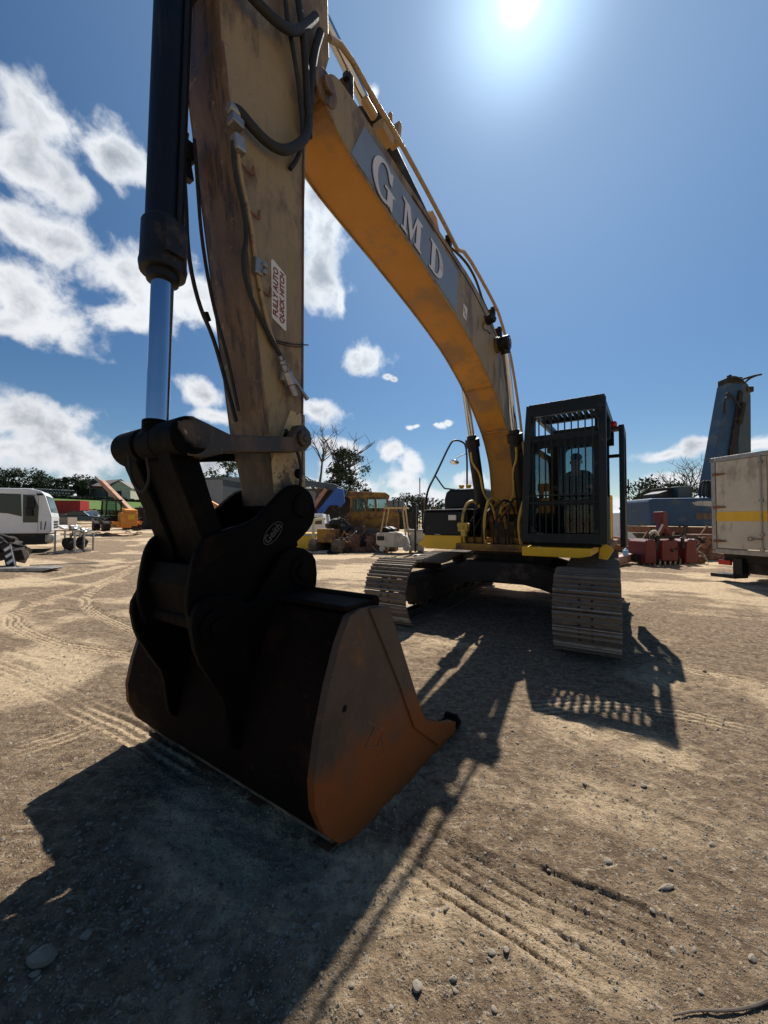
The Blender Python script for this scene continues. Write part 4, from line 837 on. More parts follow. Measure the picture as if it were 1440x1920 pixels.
# bucket cylinder
bc = MB(); a = P(.0, 5.93, 4.75); b = P(0, 5.99, 1.9); d = (b - a).normalized()
def bp_(z): return a.lerp(b, (4.75 - z) / (4.75 - 1.9))
bc.cyl(a, bp_(2.98), .086, n=28); bco = part(bc, 'bucket_cylinder', M['barrel'], smooth=True)
hdm = MB(); hdm.lathe([(-.02, .09), (0, .102), (.18, .104), (.20, .108), (.235, .102), (.24, .074), (.275, .072), (.285, .055)], bp_(2.96), d, 24); hdm.box(bp_(2.86) + Vector((.10, 0, 0)), (.05, .09, .16)); part(hdm, 'cylinder_head', M['black'], bco, smooth=True)
r = MB(); r.cyl(bp_(2.70), bp_(1.96), .0505, n=32); part(r, 'rod', M['chrome'], bco, smooth=True)
r = MB(); r.cyl(bp_(1.99), bp_(1.88), .065); r.cyl(P(-.075, 5.98, 1.88), P(.075, 5.98, 1.88), .085); part(r, 'rod_eye', M['hitch'], bco, bevel=.006)
r = MB(); r.tube([bp_(4.7) + Vector((.1, .02, 0)), bp_(3.1) + Vector((.1, .02, 0)), bp_(2.9) + Vector((.098, .02, 0))], .010, 8); part(r, 'cylinder_pipe', M['black'], bco)
bk = MB()
for s in (-1, 1): bk.prism([(5.76, 4.30), (5.98, 4.66), (5.99, 4.80), (5.90, 4.84), (5.55, 4.95)], s * .12 - .015, s * .12 + .015, uz)
part(bk, 'cylinder_bracket', M['oily'], dip)
r = MB(); r.tube([bp_(4.3) + Vector((-.09, 0, 0)), bp_(4.22) + Vector((-.125, 0, 0)), bp_(4.12) + Vector((-.13, 0, 0)), bp_(4.04) + Vector((-.1, 0, 0))], .02, 7); r.tube([bp_(4.02) + Vector((-.09, 0, 0)), bp_(3.92) + Vector((-.125, 0, 0)), bp_(3.8) + Vector((-.12, 0, 0)), bp_(3.72) + Vector((-.09, 0, 0))], .02, 7, smooth=1); part(r, 'cylinder_hose', M['rubber'], bco)
# linkage
lk = MB()
pa = (5.98, 1.88)
def bar(pts_, w0, w1, mb): mb.prism(pts_, w0, w1, uz)
bar([(6.05, 1.88), (6.03, 1.78), (5.93, 1.55), (5.865, 1.38), (5.83, 1.20), (5.76, 1.14), (5.69, 1.22), (5.76, 1.42), (5.83, 1.60), (5.90, 1.80)], -.255, -.10, lk)
bar([(6.05, 1.88), (6.03, 1.78), (5.93, 1.55), (5.865, 1.38), (5.83, 1.20), (5.76, 1.14), (5.69, 1.22), (5.76, 1.42), (5.83, 1.60), (5.90, 1.80)], .10, .225, lk)
bar([(6.01, 1.80), (5.91, 1.55), (5.845, 1.38), (5.80, 1.22), (5.74, 1.20), (5.80, 1.48), (5.90, 1.80)], -.10, .10, lk)
lk.cyl(P(-.32, *pa), P(-.085, *pa), .092, n=28); lk.cyl(P(.085, *pa), P(.30, *pa), .092, n=28); lk.cyl(P(-.345, *pa), P(-.32, *pa), .075, n=6); lk.cyl(P(-.27, 5.80, 1.22), P(.25, 5.80, 1.22), .075, n=24)
lko = part(lk, 'bucket_link', M['hitch'], bevel=.015)
for s in (-1, 1):
    il = MB(); w0, w1 = (.245, .30) if s > 0 else (-.31, -.26)
    il.prism([(6.06, 1.86), (6.05, 1.94), (5.98, 1.975), (5.90, 1.955), (5.78, 1.925), (5.40, 1.985), (5.36, 2.06), (5.30, 2.075), (5.25, 2.04), (5.24, 1.97), (5.29, 1.92), (5.38, 1.90), (5.80, 1.835), (5.92, 1.79), (6.0, 1.79)], w0, w1, uz)
    il.cyl(P(w1 if s > 0 else w0, 5.31, 1.99), P(w1 + .02 if s > 0 else w0 - .02, 5.31, 1.99), .05, n=24); il.cyl(P(w1 if s > 0 else w0, 5.31, 1.99), P(w1 + .03 if s > 0 else w0 - .03, 5.31, 1.99), .022, n=12)
    part(il, 'idler_link', M['burnt'] if s > 0 else M['hitch'], bevel=.012)
gh = MB(); gh.tube([P(-.10, 6.07, 1.82), P(-.10, 6.06, 1.70), P(-.04, 6.03, 1.63), P(.03, 6.03, 1.70), P(.04, 6.05, 1.80)], .008, 7, smooth=2); part(gh, 'grease_hose', M['rubber'], lko)
# quick hitch
ht = MB()
hp = [(5.40, 1.70), (5.30, 1.73), (5.20, 1.68), (5.16, 1.58), (5.19, 1.47), (5.40, 1.32), (5.62, 1.12), (5.70, 1.06), (5.86, .92), (5.94, .98), (5.97, 1.12), (5.94, 1.34), (5.90, 1.42), (5.80, 1.46), (5.62, 1.50)]
hp = chaikin(hp, 2); ht.prism(hp, .215, .26, uz); ht.prism(hp, -.26, -.215, uz); ht.prism([(5.72, 1.02), (5.88, 1.0), (5.93, 1.2), (5.90, 1.3), (5.80, 1.12), (5.62, 1.16)], -.215, .215, uz)
ht.prism([(5.26, 1.36), (5.62, 1.04), (5.66, 1.15), (5.42, 1.38), (5.3, 1.46)], -.213, .213, uz); ht.cyl(P(-.27, 5.28, 1.60), P(.275, 5.28, 1.60), .075, n=24)
hto = part(ht, 'quick_hitch', M['hitch'], bevel=.012)
em = frame(P(.262, 5.50, 1.44), Vector((0, .72, .69)).normalized(), Vector((0, -.69, .72)).normalized(), Vector((1, 0, 0)))
rin = [(.082 * math.cos(R_(a)), .040 * math.sin(R_(a))) for a in range(0, 360, 10)]; rii = [(a * .94, b * .90) for a, b in rin]
eml = mat('embossed dark steel', (.022, .022, .023), .4, .3, .2, 8)
shape_part('emblem_ring', [rin, rii], em, eml, hto, .004); text_part('emblem_text', 'Geith', .060, em, eml, hto, .004, offset=.0012)
# bucket
bw0, bw1 = -.92, .79
shell = [(5.20, 1.055), (5.30, 1.075), (5.42, 1.08), (5.50, 1.06), (5.57, .95), (5.64, .78), (5.70, .58), (5.73, .42), (5.72, .30), (5.665, .175), (5.57, .07), (5.44, .02), (5.1, .004), (4.45, .004)]
so = shrink(shell[:], 0.0)
def thick(p, t):
    o = []
    for i in range(len(p)):
        a = Vector(p[max(0, i - 1)]); c = Vector(p[min(len(p) - 1, i + 1)]); tt = (c - a).normalized(); o.append((p[i][0] + tt.y * t * 1, p[i][1] - tt.x * t * 1))
    return o
inner = thick(shell, .03)
if inner[5][0] > shell[5][0]: inner = thick(shell, -.03)
bk = MB(); n = len(shell); v = [uz(a, b, t) for t in (bw0 + .02, bw1 - .02) for a, b in shell + inner]; N2 = 2 * n
F = []
for i in range(n - 1): F += [(i, i + 1, N2 + i + 1, N2 + i), (n + i, n + i + 1, N2 + n + i + 1, N2 + n + i), (i, i + 1, n + i + 1, n + i), (N2 + i, N2 + i + 1, N2 + n + i + 1, N2 + n + i)]
F += [(0, n, N2 + n, N2), (n - 1, 2 * n - 1, N2 + 2 * n - 1, N2 + n - 1)]
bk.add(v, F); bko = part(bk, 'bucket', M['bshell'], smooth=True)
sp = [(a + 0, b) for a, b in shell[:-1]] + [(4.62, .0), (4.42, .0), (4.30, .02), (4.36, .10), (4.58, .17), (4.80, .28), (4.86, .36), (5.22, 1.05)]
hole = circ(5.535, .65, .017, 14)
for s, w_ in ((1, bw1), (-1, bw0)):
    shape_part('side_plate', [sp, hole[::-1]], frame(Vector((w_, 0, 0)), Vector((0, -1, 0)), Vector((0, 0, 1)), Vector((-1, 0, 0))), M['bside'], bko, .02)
    wp = MB(); e0, e1 = (bw1 + .021, bw1 + .034) if s > 0 else (bw0 - .034, bw0 - .021)
    wp.prism([(5.19, 1.06), (5.36, 1.07), (5.08, .60), (4.92, .30), (4.62, .06), (4.36, .012), (4.34, .09), (4.56, .175), (4.78, .285), (4.84, .37)], e0, e1, uz); part(wp, 'side_cutter', M['bside'], bko, bevel=.004)
ce = MB(); ce.prism([(4.70, .0), (4.34, .0), (4.28, .02), (4.36, .035), (4.70, .035)], bw0 + .021, bw1 - .021, uz); part(ce, 'cutting_edge', M['bside'], bko)
for k in range(6):
    w_ = bw0 + .05 + (bw1 - bw0 - .08) * k / 5; t = MB()
    t.prism([(4.50, .06), (4.46, .10), (4.32, .085), (4.30, .11), (4.27, .11), (4.19, .02), (4.32, -.004), (4.50, -.004)], w_ - .045, w_ + .045, uz); part(t, 'tooth', M['hitch'] if k == 5 else M['bside'], bko, bevel=.008)
wr = MB()
for w_ in (bw0 + .02, bw0 + .6, bw1 - .6, bw1 - .12): wr.prism([(5.60, .035), (5.3, -.008), (4.7, -.008), (4.7, .002), (5.44, .003), (5.56, .028)], w_, w_ + .1, uz)
part(wr, 'wear_strip', M['rust'], bko)
hw_ = MB(); hw_.prism([(5.60, .10), (5.575, .058), (5.50, .028), (5.495, .034), (5.57, .066), (5.59, .10)], bw0 + .02, bw1 - .02, uz); part(hw_, 'heel_wear_edge', mat('worn bright edge', (.30, .24, .18), .5, .3, .4, 6, dirt=(.05, .03, .02), damt=.6, dscale=5), bko)
er = MB()
for s in (-1, 1):
    w0 = s * .29
    er.prism(chaikin([(5.25, 1.0), (5.20, 1.16), (5.22, 1.30), (5.34, 1.36), (5.46, 1.34), (5.56, 1.22), (5.66, 1.08), (5.80, 1.16), (5.93, 1.16), (5.98, 1.06), (5.95, .90), (5.86, .74), (5.81, .66), (5.775, .42), (5.72, .38), (5.68, .6), (5.62, .8), (5.5, 1.02), (5.42, 1.04), (5.3, 1.0)], 1), w0 - .025, w0 + .025, uz)
    er.cyl(P(w0 - .04, 5.34, 1.22), P(w0 + .04, 5.34, 1.22), .085, n=24); er.cyl(P(w0 - .045, 5.86, 1.02), P(w0 + .045, 5.86, 1.02), .085, n=24)
er.cyl(P(-.34, 5.34, 1.22), P(.35, 5.34, 1.22), .045); er.cyl(P(-.34, 5.86, 1.02), P(.36, 5.86, 1.02), .045)
part(er, 'bucket_ear', M['hitch'], bko, bevel=.01)
tb = MB(); tb.cyl(P(bw0 + .0, 5.26, 1.085), P(bw1 - .0, 5.26, 1.085), .035, n=16); tb.b2((bw0, -5.50, 1.075), (bw1, -5.26, 1.10)); part(tb, 'top_stiffener', M['bshell'], bko, bevel=.01)
cr = MB()    # cracked weld patch on the side plate
for p0, p1 in (((5.36, .52), (5.30, .47)), ((5.30, .47), (5.38, .40)), ((5.38, .40), (5.28, .36)), ((5.28, .36), (5.24, .40)), ((5.30, .47), (5.22, .42)), ((5.24, .40), (5.22, .30))): cr.beam(P(bw1 + .021, *p0), P(bw1 + .021, *p1), .004, .007)
part(cr, 'weld_crack', M['rust'], bko)

# ------------------------------------------------------------------ driver
def skin_body(name, verts, edges, radii, m, root=0, sub=2):
    me = bpy.data.meshes.new(name); me.from_pydata(verts, edges, []); o = bpy.data.objects.new('tmp', me); C.objects.link(o)
    bpy.context.view_layer.update()
    md = o.modifiers.new('skin', 'SKIN'); sv = me.skin_vertices[0].data if me.skin_vertices else None
    if sv is None: return None
    for i, r in enumerate(radii): sv[i].radius = (r, r) if not isinstance(r, tuple) else r
    sv[root].use_root = True; sb_ = o.modifiers.new('sub', 'SUBSURF'); sb_.levels = sub; sb_.render_levels = sub
    dg = bpy.context.evaluated_depsgraph_get(); m2 = bpy.data.meshes.new_from_object(o.evaluated_get(dg)); bpy.data.objects.remove(o)
    m2.shade_smooth(); return m2
def driver():
    # machine frame: w sideways, u forward; seated on the cab seat
    W0, S = 1.02, 1.70
    V = {}; E = []; Rd = []; L_ = []
    def v(n, w, u, z, r): V[n] = len(L_); L_.append(P(w, u, z)); Rd.append(r)
    def e(*n):
        for a, b in zip(n[:-1], n[1:]): E.append((V[a], V[b]))
    v('pelvis', W0, -.06, S + .12, (.16, .13)); v('waist', W0, -.05, S + .28, (.155, .12)); v('chest', W0, -.02, S + .44, (.19, .135)); v('up', W0, -.02, S + .54, (.13, .09)); v('neck', W0, .0, S + .62, .055); v('head0', W0, .01, S + .70, .07); v('head1', W0, .015, S + .77, (.078, .09)); v('head2', W0, .005, S + .84, (.068, .08))
    e('pelvis', 'waist', 'chest', 'up', 'neck', 'head0', 'head1', 'head2')
    for s in (-1, 1):
        t = str(s); v('sh' + t, W0 + s * .19, -.02, S + .50, .075); v('el' + t, W0 + s * .27, .12, S + .27, .052); v('wr' + t, W0 + s * .25, .36, S + .33, .032); v('hand' + t, W0 + s * .24, .44, S + .345, (.022, .04))
        v('hip' + t, W0 + s * .10, .02, S + .08, .09); v('kn' + t, W0 + s * .14, .44, S + .10, .065); v('an' + t, W0 + s * .13, .58, S - .28, .045); v('toe' + t, W0 + s * .13, .74, S - .33, .04)
        e('up', 'sh' + t, 'el' + t, 'wr' + t, 'hand' + t); e('pelvis', 'hip' + t, 'kn' + t, 'an' + t, 'toe' + t)
        for k in range(4):
            dw = (k - 1.5) * .018; v('f%d%s' % (k, t), W0 + s * .24 + dw, .485, S + .35, .009); v('g%d%s' % (k, t), W0 + s * .24 + dw, .51 - .006 * abs(k - 1.5), S + .325, .008); e('hand' + t, 'f%d%s' % (k, t), 'g%d%s' % (k, t))
        v('th' + t, W0 + s * .20, .44, S + .33, .011); v('ti' + t, W0 + s * .195, .475, S + .32, .009); e('hand' + t, 'th' + t, 'ti' + t)
    me = skin_body('person', L_, E, Rd, None)
    o = bpy.data.objects.new('person', me); C.objects.link(o); me.materials.clear(); me.materials.append(M['skin'])
    Mx = Matrix.Translation((EXC[0], EXC[1], 0)) @ Matrix.Rotation(R_(-TH), 4, 'Z'); o.matrix_world = Mx
    o['label'] = 'person in a dark blue hooded jacket sitting at the controls inside the cab'; o['category'] = 'person'
    # jacket follows the upper body
    jl = [V[n] for n in ('pelvis', 'waist', 'chest', 'up')]
    L2 = []; R2 = []; E2 = []; K = {}
    for n in ('pelvis', 'waist', 'chest', 'up', 'sh-1', 'el-1', 'wr-1', 'sh1', 'el1', 'wr1'):
        K[n] = len(L2); L2.append(L_[V[n]]); r = Rd[V[n]]; R2.append(tuple(q + .022 for q in r) if isinstance(r, tuple) else r + .022)
    for a, b in (('pelvis', 'waist'), ('waist', 'chest'), ('chest', 'up'), ('up', 'sh-1'), ('sh-1', 'el-1'), ('el-1', 'wr-1'), ('up', 'sh1'), ('sh1', 'el1'), ('el1', 'wr1')): E2.append((K[a], K[b]))
    K['hood'] = len(L2); L2.append(P(W0 + .02, -.10, S + .64)); R2.append((.15, .07)); E2.append((K['up'], K['hood']))
    mj = skin_body('jacket', L2, E2, R2, None); mj.materials.clear(); mj.materials.append(M['jacket']); j = bpy.data.objects.new('jacket', mj); C.objects.link(j); j.parent = o
    L3 = []; R3 = []; E3 = []; K = {}
    for n in ('pelvis', 'hip-1', 'kn-1', 'an-1', 'hip1', 'kn1', 'an1'):
        K[n] = len(L3); L3.append(L_[V[n]]); r = Rd[V[n]]; R3.append(tuple(q + .012 for q in r) if isinstance(r, tuple) else r + .016)
    for a, b in (('pelvis', 'hip-1'), ('hip-1', 'kn-1'), ('kn-1', 'an-1'), ('pelvis', 'hip1'), ('hip1', 'kn1'), ('kn1', 'an1')): E3.append((K[a], K[b]))
    mj = skin_body('trousers', L3, E3, R3, None); mj.materials.clear(); mj.materials.append(M['seat']); j = bpy.data.objects.new('trousers', mj); C.objects.link(j); j.parent = o
    h = MB(); h.blob(P(W0, -.012, S + .845), (.088, .102, .075), 4, .06, 10); h.build('hair', M['hair'], o, smooth=True)
    f = MB(); f.blob(P(W0, .105, S + .76), (.013, .022, .022), 1, 0, 5); f.build('nose', M['skin'], o, smooth=True)
    for s in (-1, 1):
        f = MB(); f.blob(P(W0 + s * .030, .092, S + .79), (.012, .008, .007), 1, 0, 5); f.build('eye', M['hair'], o, smooth=True)
        f = MB(); f.blob(P(W0 + s * .084, .0, S + .77), (.012, .02, .03), 1, 0, 5); f.build('ear', M['skin'], o, smooth=True)
    f = MB(); f.blob(P(W0, .094, S + .718), (.024, .006, .005), 1, 0, 5); f.build('mouth', M['redtext'], o, smooth=True)
driver()

# ------------------------------------------------------------------ yard machines and clutter behind
def wheel(c, r, w, ax, parent, mt=None, mr=None, nm='wheel', lug=0):
    ax = Vector(ax).normalized(); b = MB(); c = Vector(c)
    b.lathe([(-w / 2, r * .55), (-w / 2, r * .86), (-w * .40, r * .97), (-w * .2, r), (w * .2, r), (w * .40, r * .97), (w / 2, r * .86), (w / 2, r * .55)], c, ax, 24)
    if lug:
        q = ax.orthogonal().normalized(); p = ax.cross(q)
        for k in range(lug):
            a = 2 * math.pi * k / lug; d = q * math.cos(a) + p * math.sin(a); t = p * math.cos(a) - q * math.sin(a); s = 1 if k % 2 else -1
            b.beam(c + d * r * 1.01, c + d * r * 1.01 + ax * s * w * .48 + t * r * .16, r * .07, r * .09, up=d)
    o = b.build(nm, mt or M['rubber'], parent, smooth=True)
    b = MB(); b.lathe([(-w * .30, r * .12), (-w * .34, r * .3), (-w * .42, r * .52), (-w * .48, r * .56), (w * .48, r * .56), (w * .42, r * .52), (w * .34, r * .3), (w * .36, r * .12)], c, ax, 20); b.build('rim', mr or M['steel'], o, smooth=True); return o
def at(px, dist, dz=0): x, y = ap(px, dist); return (x, y, ground_z(x, y) + dz)

# white truck cab at far left, nose towards the right
def truck_left():
    t = thing('truck', 'white lorry cab standing at the left edge with dark chassis and black mirrors', 'truck', at(27, 15.6), R_(34))
    # x forward (to the right in the photo), y across (away), z up ; origin under the middle of the cab side
    f = lambda a, b, t_: (a, t_, b)
    prof = [(-1.5, .80), (-1.5, 2.52), (-1.3, 2.62), (.45, 2.66), (.80, 2.58), (.93, 2.40), (1.12, 1.68), (1.16, 1.50), (1.17, .92), (1.12, .80)]
    b = MB(); b.prism(prof, 0, 2.2, f); b.build('cab', M['white'], t, bevel=.05)
    b = MB(); b.prism([(-1.45, 1.72), (-1.45, 2.42), (.18, 2.42), (.22, 1.50), (-.2, 1.62)], -.006, .004, f); b.build('side_window', M['dglass'], t)
    b = MB(); b.prism([(.26, 1.25), (.24, 2.40), (.56, 2.40), (.74, 1.9), (.72, 1.25)], -.008, .004, f); b.build('door_window', M['dglass'], t)
    b = MB(); b.add([(.948, .12, 2.38), (.948, 2.08, 2.38), (1.13, 2.12, 1.69), (1.13, .10, 1.69)], [(0, 1, 2, 3)]); b.build('windscreen', M['dglass'], t)
    b = MB()
    for z in (1.02, 1.14, 1.26): b.b2((1.165, .5, z), (1.19, 1.7, z + .06))
    b.build('grille', M['black'], t)
    b = MB(); b.box((.50, -.16, 2.10), (.22, .12, .46)); b.box((.46, -.15, 1.70), (.20, .12, .34)); b.beam((.62, 0, 2.36), (.52, -.16, 2.36), .03); b.beam((.62, 0, 1.55), (.50, -.16, 1.55), .03); b.box((.78, -.1, 2.42), (.2, .14, .08)); b.build('mirror', M['black'], t, bevel=.02)
    b = MB(); b.beam((.82, -.004, .95), (.82, -.004, 1.3), .03, .02); b.beam((.93, -.004, .95), (.97, -.004, 1.3), .03, .02); b.beam((.72, -.003, .84), (.72, -.003, 2.45), .008, .008); b.build('door_gap', M['black'], t)
    b = MB(); b.b2((-1.9, .08, .34), (1.02, 2.1, .80)); b.b2((-6.5, .7, .7), (-1.5, 1.5, .95)); b.build('chassis', M['black'], t, bevel=.02)
    b = MB(); b.b2((.95, .02, .42), (1.22, 2.18, .74)); b.build('bumper', M['dirtywhite'], t, bevel=.04)
    b = MB(); b.b2((1.05, -.01, .50), (1.24, .22, .68)); b.build('headlight', M['lens'], t, bevel=.02)
    for y in (.16, 2.04): wheel((-.1, y, .46), .46, .28, (0, 1, 0), t)
    wheel((-4.2, .3, .46), .46, .5, (0, 1, 0), t); wheel((-4.2, 1.9, .46), .46, .5, (0, 1, 0), t)
    b = MB(); b.b2((-6.5, .0, .98), (-1.75, 2.3, 1.1)); b.build('bed', M['black'], t)
truck_left()
def cage(px, dist, rz, label, sz):
    t = thing('steel_cage', label, 'metal frame', at(px, dist), rz, 'steel frame cages by the truck'); a, b_, c = sz; b = MB()
    for x in (0, a):
        for y in (0, b_): b.beam((x, y, 0), (x, y, c), .05)
    for z in (.06, c - .02) if c > .8 else (.06, c):
        for y in (0, b_): b.beam((0, y, z), (a, y, z), .04)
        for x in (0, a): b.beam((x, 0, z), (x, b_, z), .04)
    b.beam((-.3, .0, .03), (a + .3, 0, .03), .05); b.build('frame', M['steel'], t)
    b = MB(); b.blob((a / 2, b_ / 2, .35), (a * .36, b_ * .34, .24), 4, .3); b.cyl((a * .2, b_ / 2, .4), (a * .7, b_ / 2, .42), .14); b.tube([(a * .6, .1, .5), (a * .8, .15, .8), (a * .7, .2, c), (a * .4, .3, c + .05)], .025, smooth=2); b.build('engine', M['frame'], t)
    b = MB(); b.box((a * .25, b_ / 2, c + .12), (a * .4, b_, .05), (0, R_(30), 0)); b.blob((a * .75, b_ / 2, c + .1), (a * .22, b_ * .4, .12), 9, .3); b.build('scrap', M['steel'], t)
cage(104, 16.0, R_(8), 'low steel frame cage with an engine inside, next to the truck bumper', (.75, .6, .95)); cage(133, 16.6, R_(5), 'steel frame cage with bent pipes, right of the other cage', (.55, .6, .8))
def skid():
    t = thing('digger_attachment', 'grimy machine attachment with a hazard striped board at the left edge', 'attachment', at(14, 11.9), R_(0))
    b = MB(); g = random.Random(2)
    for k in range(7): b.box((-.9 + .16 * k + g.uniform(-.1, .1), g.uniform(0, .5), .35 + g.uniform(0, .6) * (1 - k / 8)), (g.uniform(.2, .5), .4, g.uniform(.2, .5)), (g.uniform(-.5, .5), g.uniform(-.5, .5), g.uniform(-.5, .5)))
    b.cyl((-.9, .2, 1.15), (.1, .1, .85), .08); b.cyl((-.6, 0, .3), (.0, .1, .9), .07); b.build('body', M['frame'], t, bevel=.02)
    for k in range(4):
        b = MB(); b.tube([(-.8 + .2 * k, 0, .9 - .1 * k), (-.5 + .2 * k, -.1, 1.15 - .12 * k), (-.1 + .12 * k, -.1, 1.0 - .12 * k), (.1 + .05 * k, 0, .6)], .022, smooth=2); b.build('hose', M['rubber'], t, smooth=True)
    b = MB(); b.box((.22, -.15, .40), (.30, .03, .72), (0, R_(-14), 0)); bd = b.build('board', M['black'], t)
    for k in range(3): b = MB(); b.box((.20 + .045 * k, -.17, .62 - .20 * k), (.24, .01, .085), (0, R_(-32), 0)); b.build('white_stripe', M['white'], bd)
    b = MB(); b.beam((.30, -.2, .75), (.48, -.2, .02), .025); b.build('prop', M['steel'], t)
    b = thing('steel_skid', 'flat steel skid plate lying on the ground under the hazard board', 'steel plate', at(22, 11.4), R_(6)); q = MB(); q.prism([(-1.6, 0), (1.1, 0), (1.3, .09), (1.25, .10), (-1.6, .10)], -.25, .25, lambda a, c, t_: (a, t_, c)); q.build('plate', M['steel'], b, bevel=.01)
    q = MB(); q.beam((.3, .3, .13), (1.9, .9, .13), .05, .03); q.build('bar', M['steel'], b)
skid()
# telehandler
def telehandler():
    t = thing('telehandler', 'orange telehandler seen from behind with its boom raised over the dark cab', 'telehandler', at(219, 28), R_(48))
    # y: forward = away ; built with the rear toward the camera
    for x, y in ((-.95, -1.35), (.95, -1.35), (-.95, 1.35), (.95, 1.35)): wheel((x, y, .62), .62, .42, (1, 0, 0), t, M['rubber'], M['frame'], lug=18)
    b = MB(); b.b2((-.45, -1.9, .5), (.45, 2.0, .95)); b.b2((-.25, -2.15, .62), (.75, -1.3, 1.55)); b.prism([(-2.1, 1.0), (-2.1, 1.75), (-1.3, 1.85), (-.8, 1.3), (-.8, .9)], .0, .75, lambda a, c, q: (q, a, c)); b.b2((-.75, -2.0, .72), (1.05, -1.85, .95)); b.build('body', M['orange'], t, bevel=.04)
    b = MB(); b.box((.35, -2.16, 1.25), (.4, .02, .32)); b.build('warning_plate', M['yellow'], t)
    b = MB()
    for x in (-.62, .22):
        for y in (-.55, .85): b.beam((x * 1.15 - .1, y, .9), (x - .1, y * .9, 2.45), .09)
    b.b2((-.82, -.65, 2.42), (.2, .9, 2.52)); b.b2((-.85, -.6, .75), (.18, .9, 1.35)); b.build('cab', M['black'], t, bevel=.02)
    for w0, w1 in (((-.72, -.56, 1.35), (.08, -.55, 2.42)), ((-.74, -.5, 1.35), (-.73, .8, 2.42)), ((-.72, .80, 1.35), (.08, .81, 2.42))): b = MB(); b.b2(w0, w1); b.build('window', M['glass'], t)
    b = MB(); b.beam((.55, -1.6, 1.55), (-.25, 3.3, 4.05), .30, .34); b.build('boom', M['tele'], t, bevel=.02)
    b = MB(); b.beam((-.1, 2.4, 3.60), (-.45, 4.2, 4.45), .22, .26); b.build('inner_boom', M['steel'], t)
    b = MB(); b.b2((-.9, 4.0, 3.55), (.1, 4.1, 3.75)); b.beam((-.85, 4.0, 3.1), (-.85, 4.0, 4.0), .1); b.beam((.05, 4.0, 3.3), (.05, 4.0, 4.0), .1); b.beam((-.9, 4.05, 3.95), (.0, 4.05, 4.15), .1); b.build('carriage', M['black'], t)
    b = MB(); b.box((.95, -2.02, .98), (.14, .06, .12)); b.build('tail_light', M['redlens'], t)
telehandler()
# red container
t = thing('container', 'red corrugated container at the foot of the green field', 'container', at(128, 74), R_(3)); b = MB(); b.b2((-3.1, -1.2, 0), (3.0, 1.2, 2.5))
for k in range(24): b.b2((-3.0 + k * .25, -1.27, .12), (-2.89 + k * .25, -1.2, 2.38))
b.b2((-3.1, -1.28, 0), (3.0, -1.2, .12)); b.b2((-3.1, -1.28, 2.38), (3.0, -1.2, 2.5)); b.build('shell', M['red'] if 0 else mat('bright red paint', (.5, .03, .03), .5, 0, .15, 2), t)
def car(px, dist, rz, label, m, h=1.45, l=4.2):
    t = thing('parked_car', label, 'car', at(px, dist), rz, 'cars parked far left'); b = MB(); f = lambda a, c, q: (a, q, c); k = h / 1.45
    b.prism([(-l / 2, .3), (-l / 2, .75 * k), (-l * .42, .9 * k), (l * .22, .92 * k), (l * .46, .78 * k), (l / 2, .6), (l / 2, .3)], -.85, .85, f); b.build('body', m, t, bevel=.06)
    b = MB(); b.prism([(-l * .40, .9 * k), (-l * .28, 1.42 * k), (l * .05, 1.45 * k), (l * .2, .92 * k)], -.75, .75, f); b.build('window', M['dglass'], t, bevel=.05)
    b = MB(); b.prism([(-l * .30, 1.40 * k), (-l * .28, 1.46 * k), (l * .05, 1.48 * k), (l * .07, 1.42 * k)], -.7, .7, f); b.build('roof', m, t, bevel=.02)
    for x in (-l * .3, l * .3):
        for y in (-.8, .8): wheel((x, y, .32), .32, .2, (0, 1, 0), t)
car(158, 46, R_(15), 'dark green car with open bonnet parked right of the red container', M['greyblue']); car(171, 58, R_(-10), 'black car half hidden behind the telehandler wheels', M['black']); car(128, 50, R_(5), 'white low scrap car body in front of the red container', M['dirtywhite'], 1.0, 3.0)
def crate(px, dist, s, label, m, rz=0, dz=0, g_='crates at the back of the yard', nm='crate', cat='crate'):
    t = thing(nm, label, cat, at(px, dist, dz), rz, g_); b = MB()
    for k in range(5): b.b2((-s[0] / 2, -s[1] / 2, s[2] * k / 5 + .02), (s[0] / 2, -s[1] / 2 + .05, s[2] * (k + .75) / 5)); b.b2((-s[0] / 2, s[1] / 2 - .05, s[2] * k / 5 + .02), (s[0] / 2, s[1] / 2, s[2] * (k + .75) / 5))
    for x in (-1, 1): b.b2((x * s[0] / 2 - .04, -s[1] / 2 - .03, 0), (x * s[0] / 2 + .04, s[1] / 2 + .03, s[2]))
    b.b2((-s[0] / 2 + .05, -s[1] / 2 + .06, .03), (s[0] / 2 - .05, s[1] / 2 - .06, s[2] * .8)); b.build('slats', m, t)
crate(113, 42, (2.6, 1.2, .8), 'brown slatted crate in front of the red container', M['wood'])
for i, (px, s, m_) in enumerate(((247, 1.7, 'black'), (262, 2.0, 'frame'), (277, 1.6, 'black'), (290, 1.9, 'frame'))):
    t = thing('oil_tank', ['squat black tank just right of the telehandler', 'dark tank with a white cap, second right of the telehandler', 'short black tank left of the bucket link', 'dark tank mostly hidden behind the bucket link'][i], 'tank', at(px, 36), R_(10 * i), 'dark tanks behind the telehandler')
    b = MB(); b.cyl((0, 0, 0), (0, 0, s), .42, n=24); b.b2((-.6, -.2, 0), (.6, .2, .5)); b.build('drum', M[m_], t, bevel=.03); b = MB(); b.cyl((.1, -.1, s), (.1, -.1, s + .12), .14); b.build('cap', M['dirtywhite'], t)
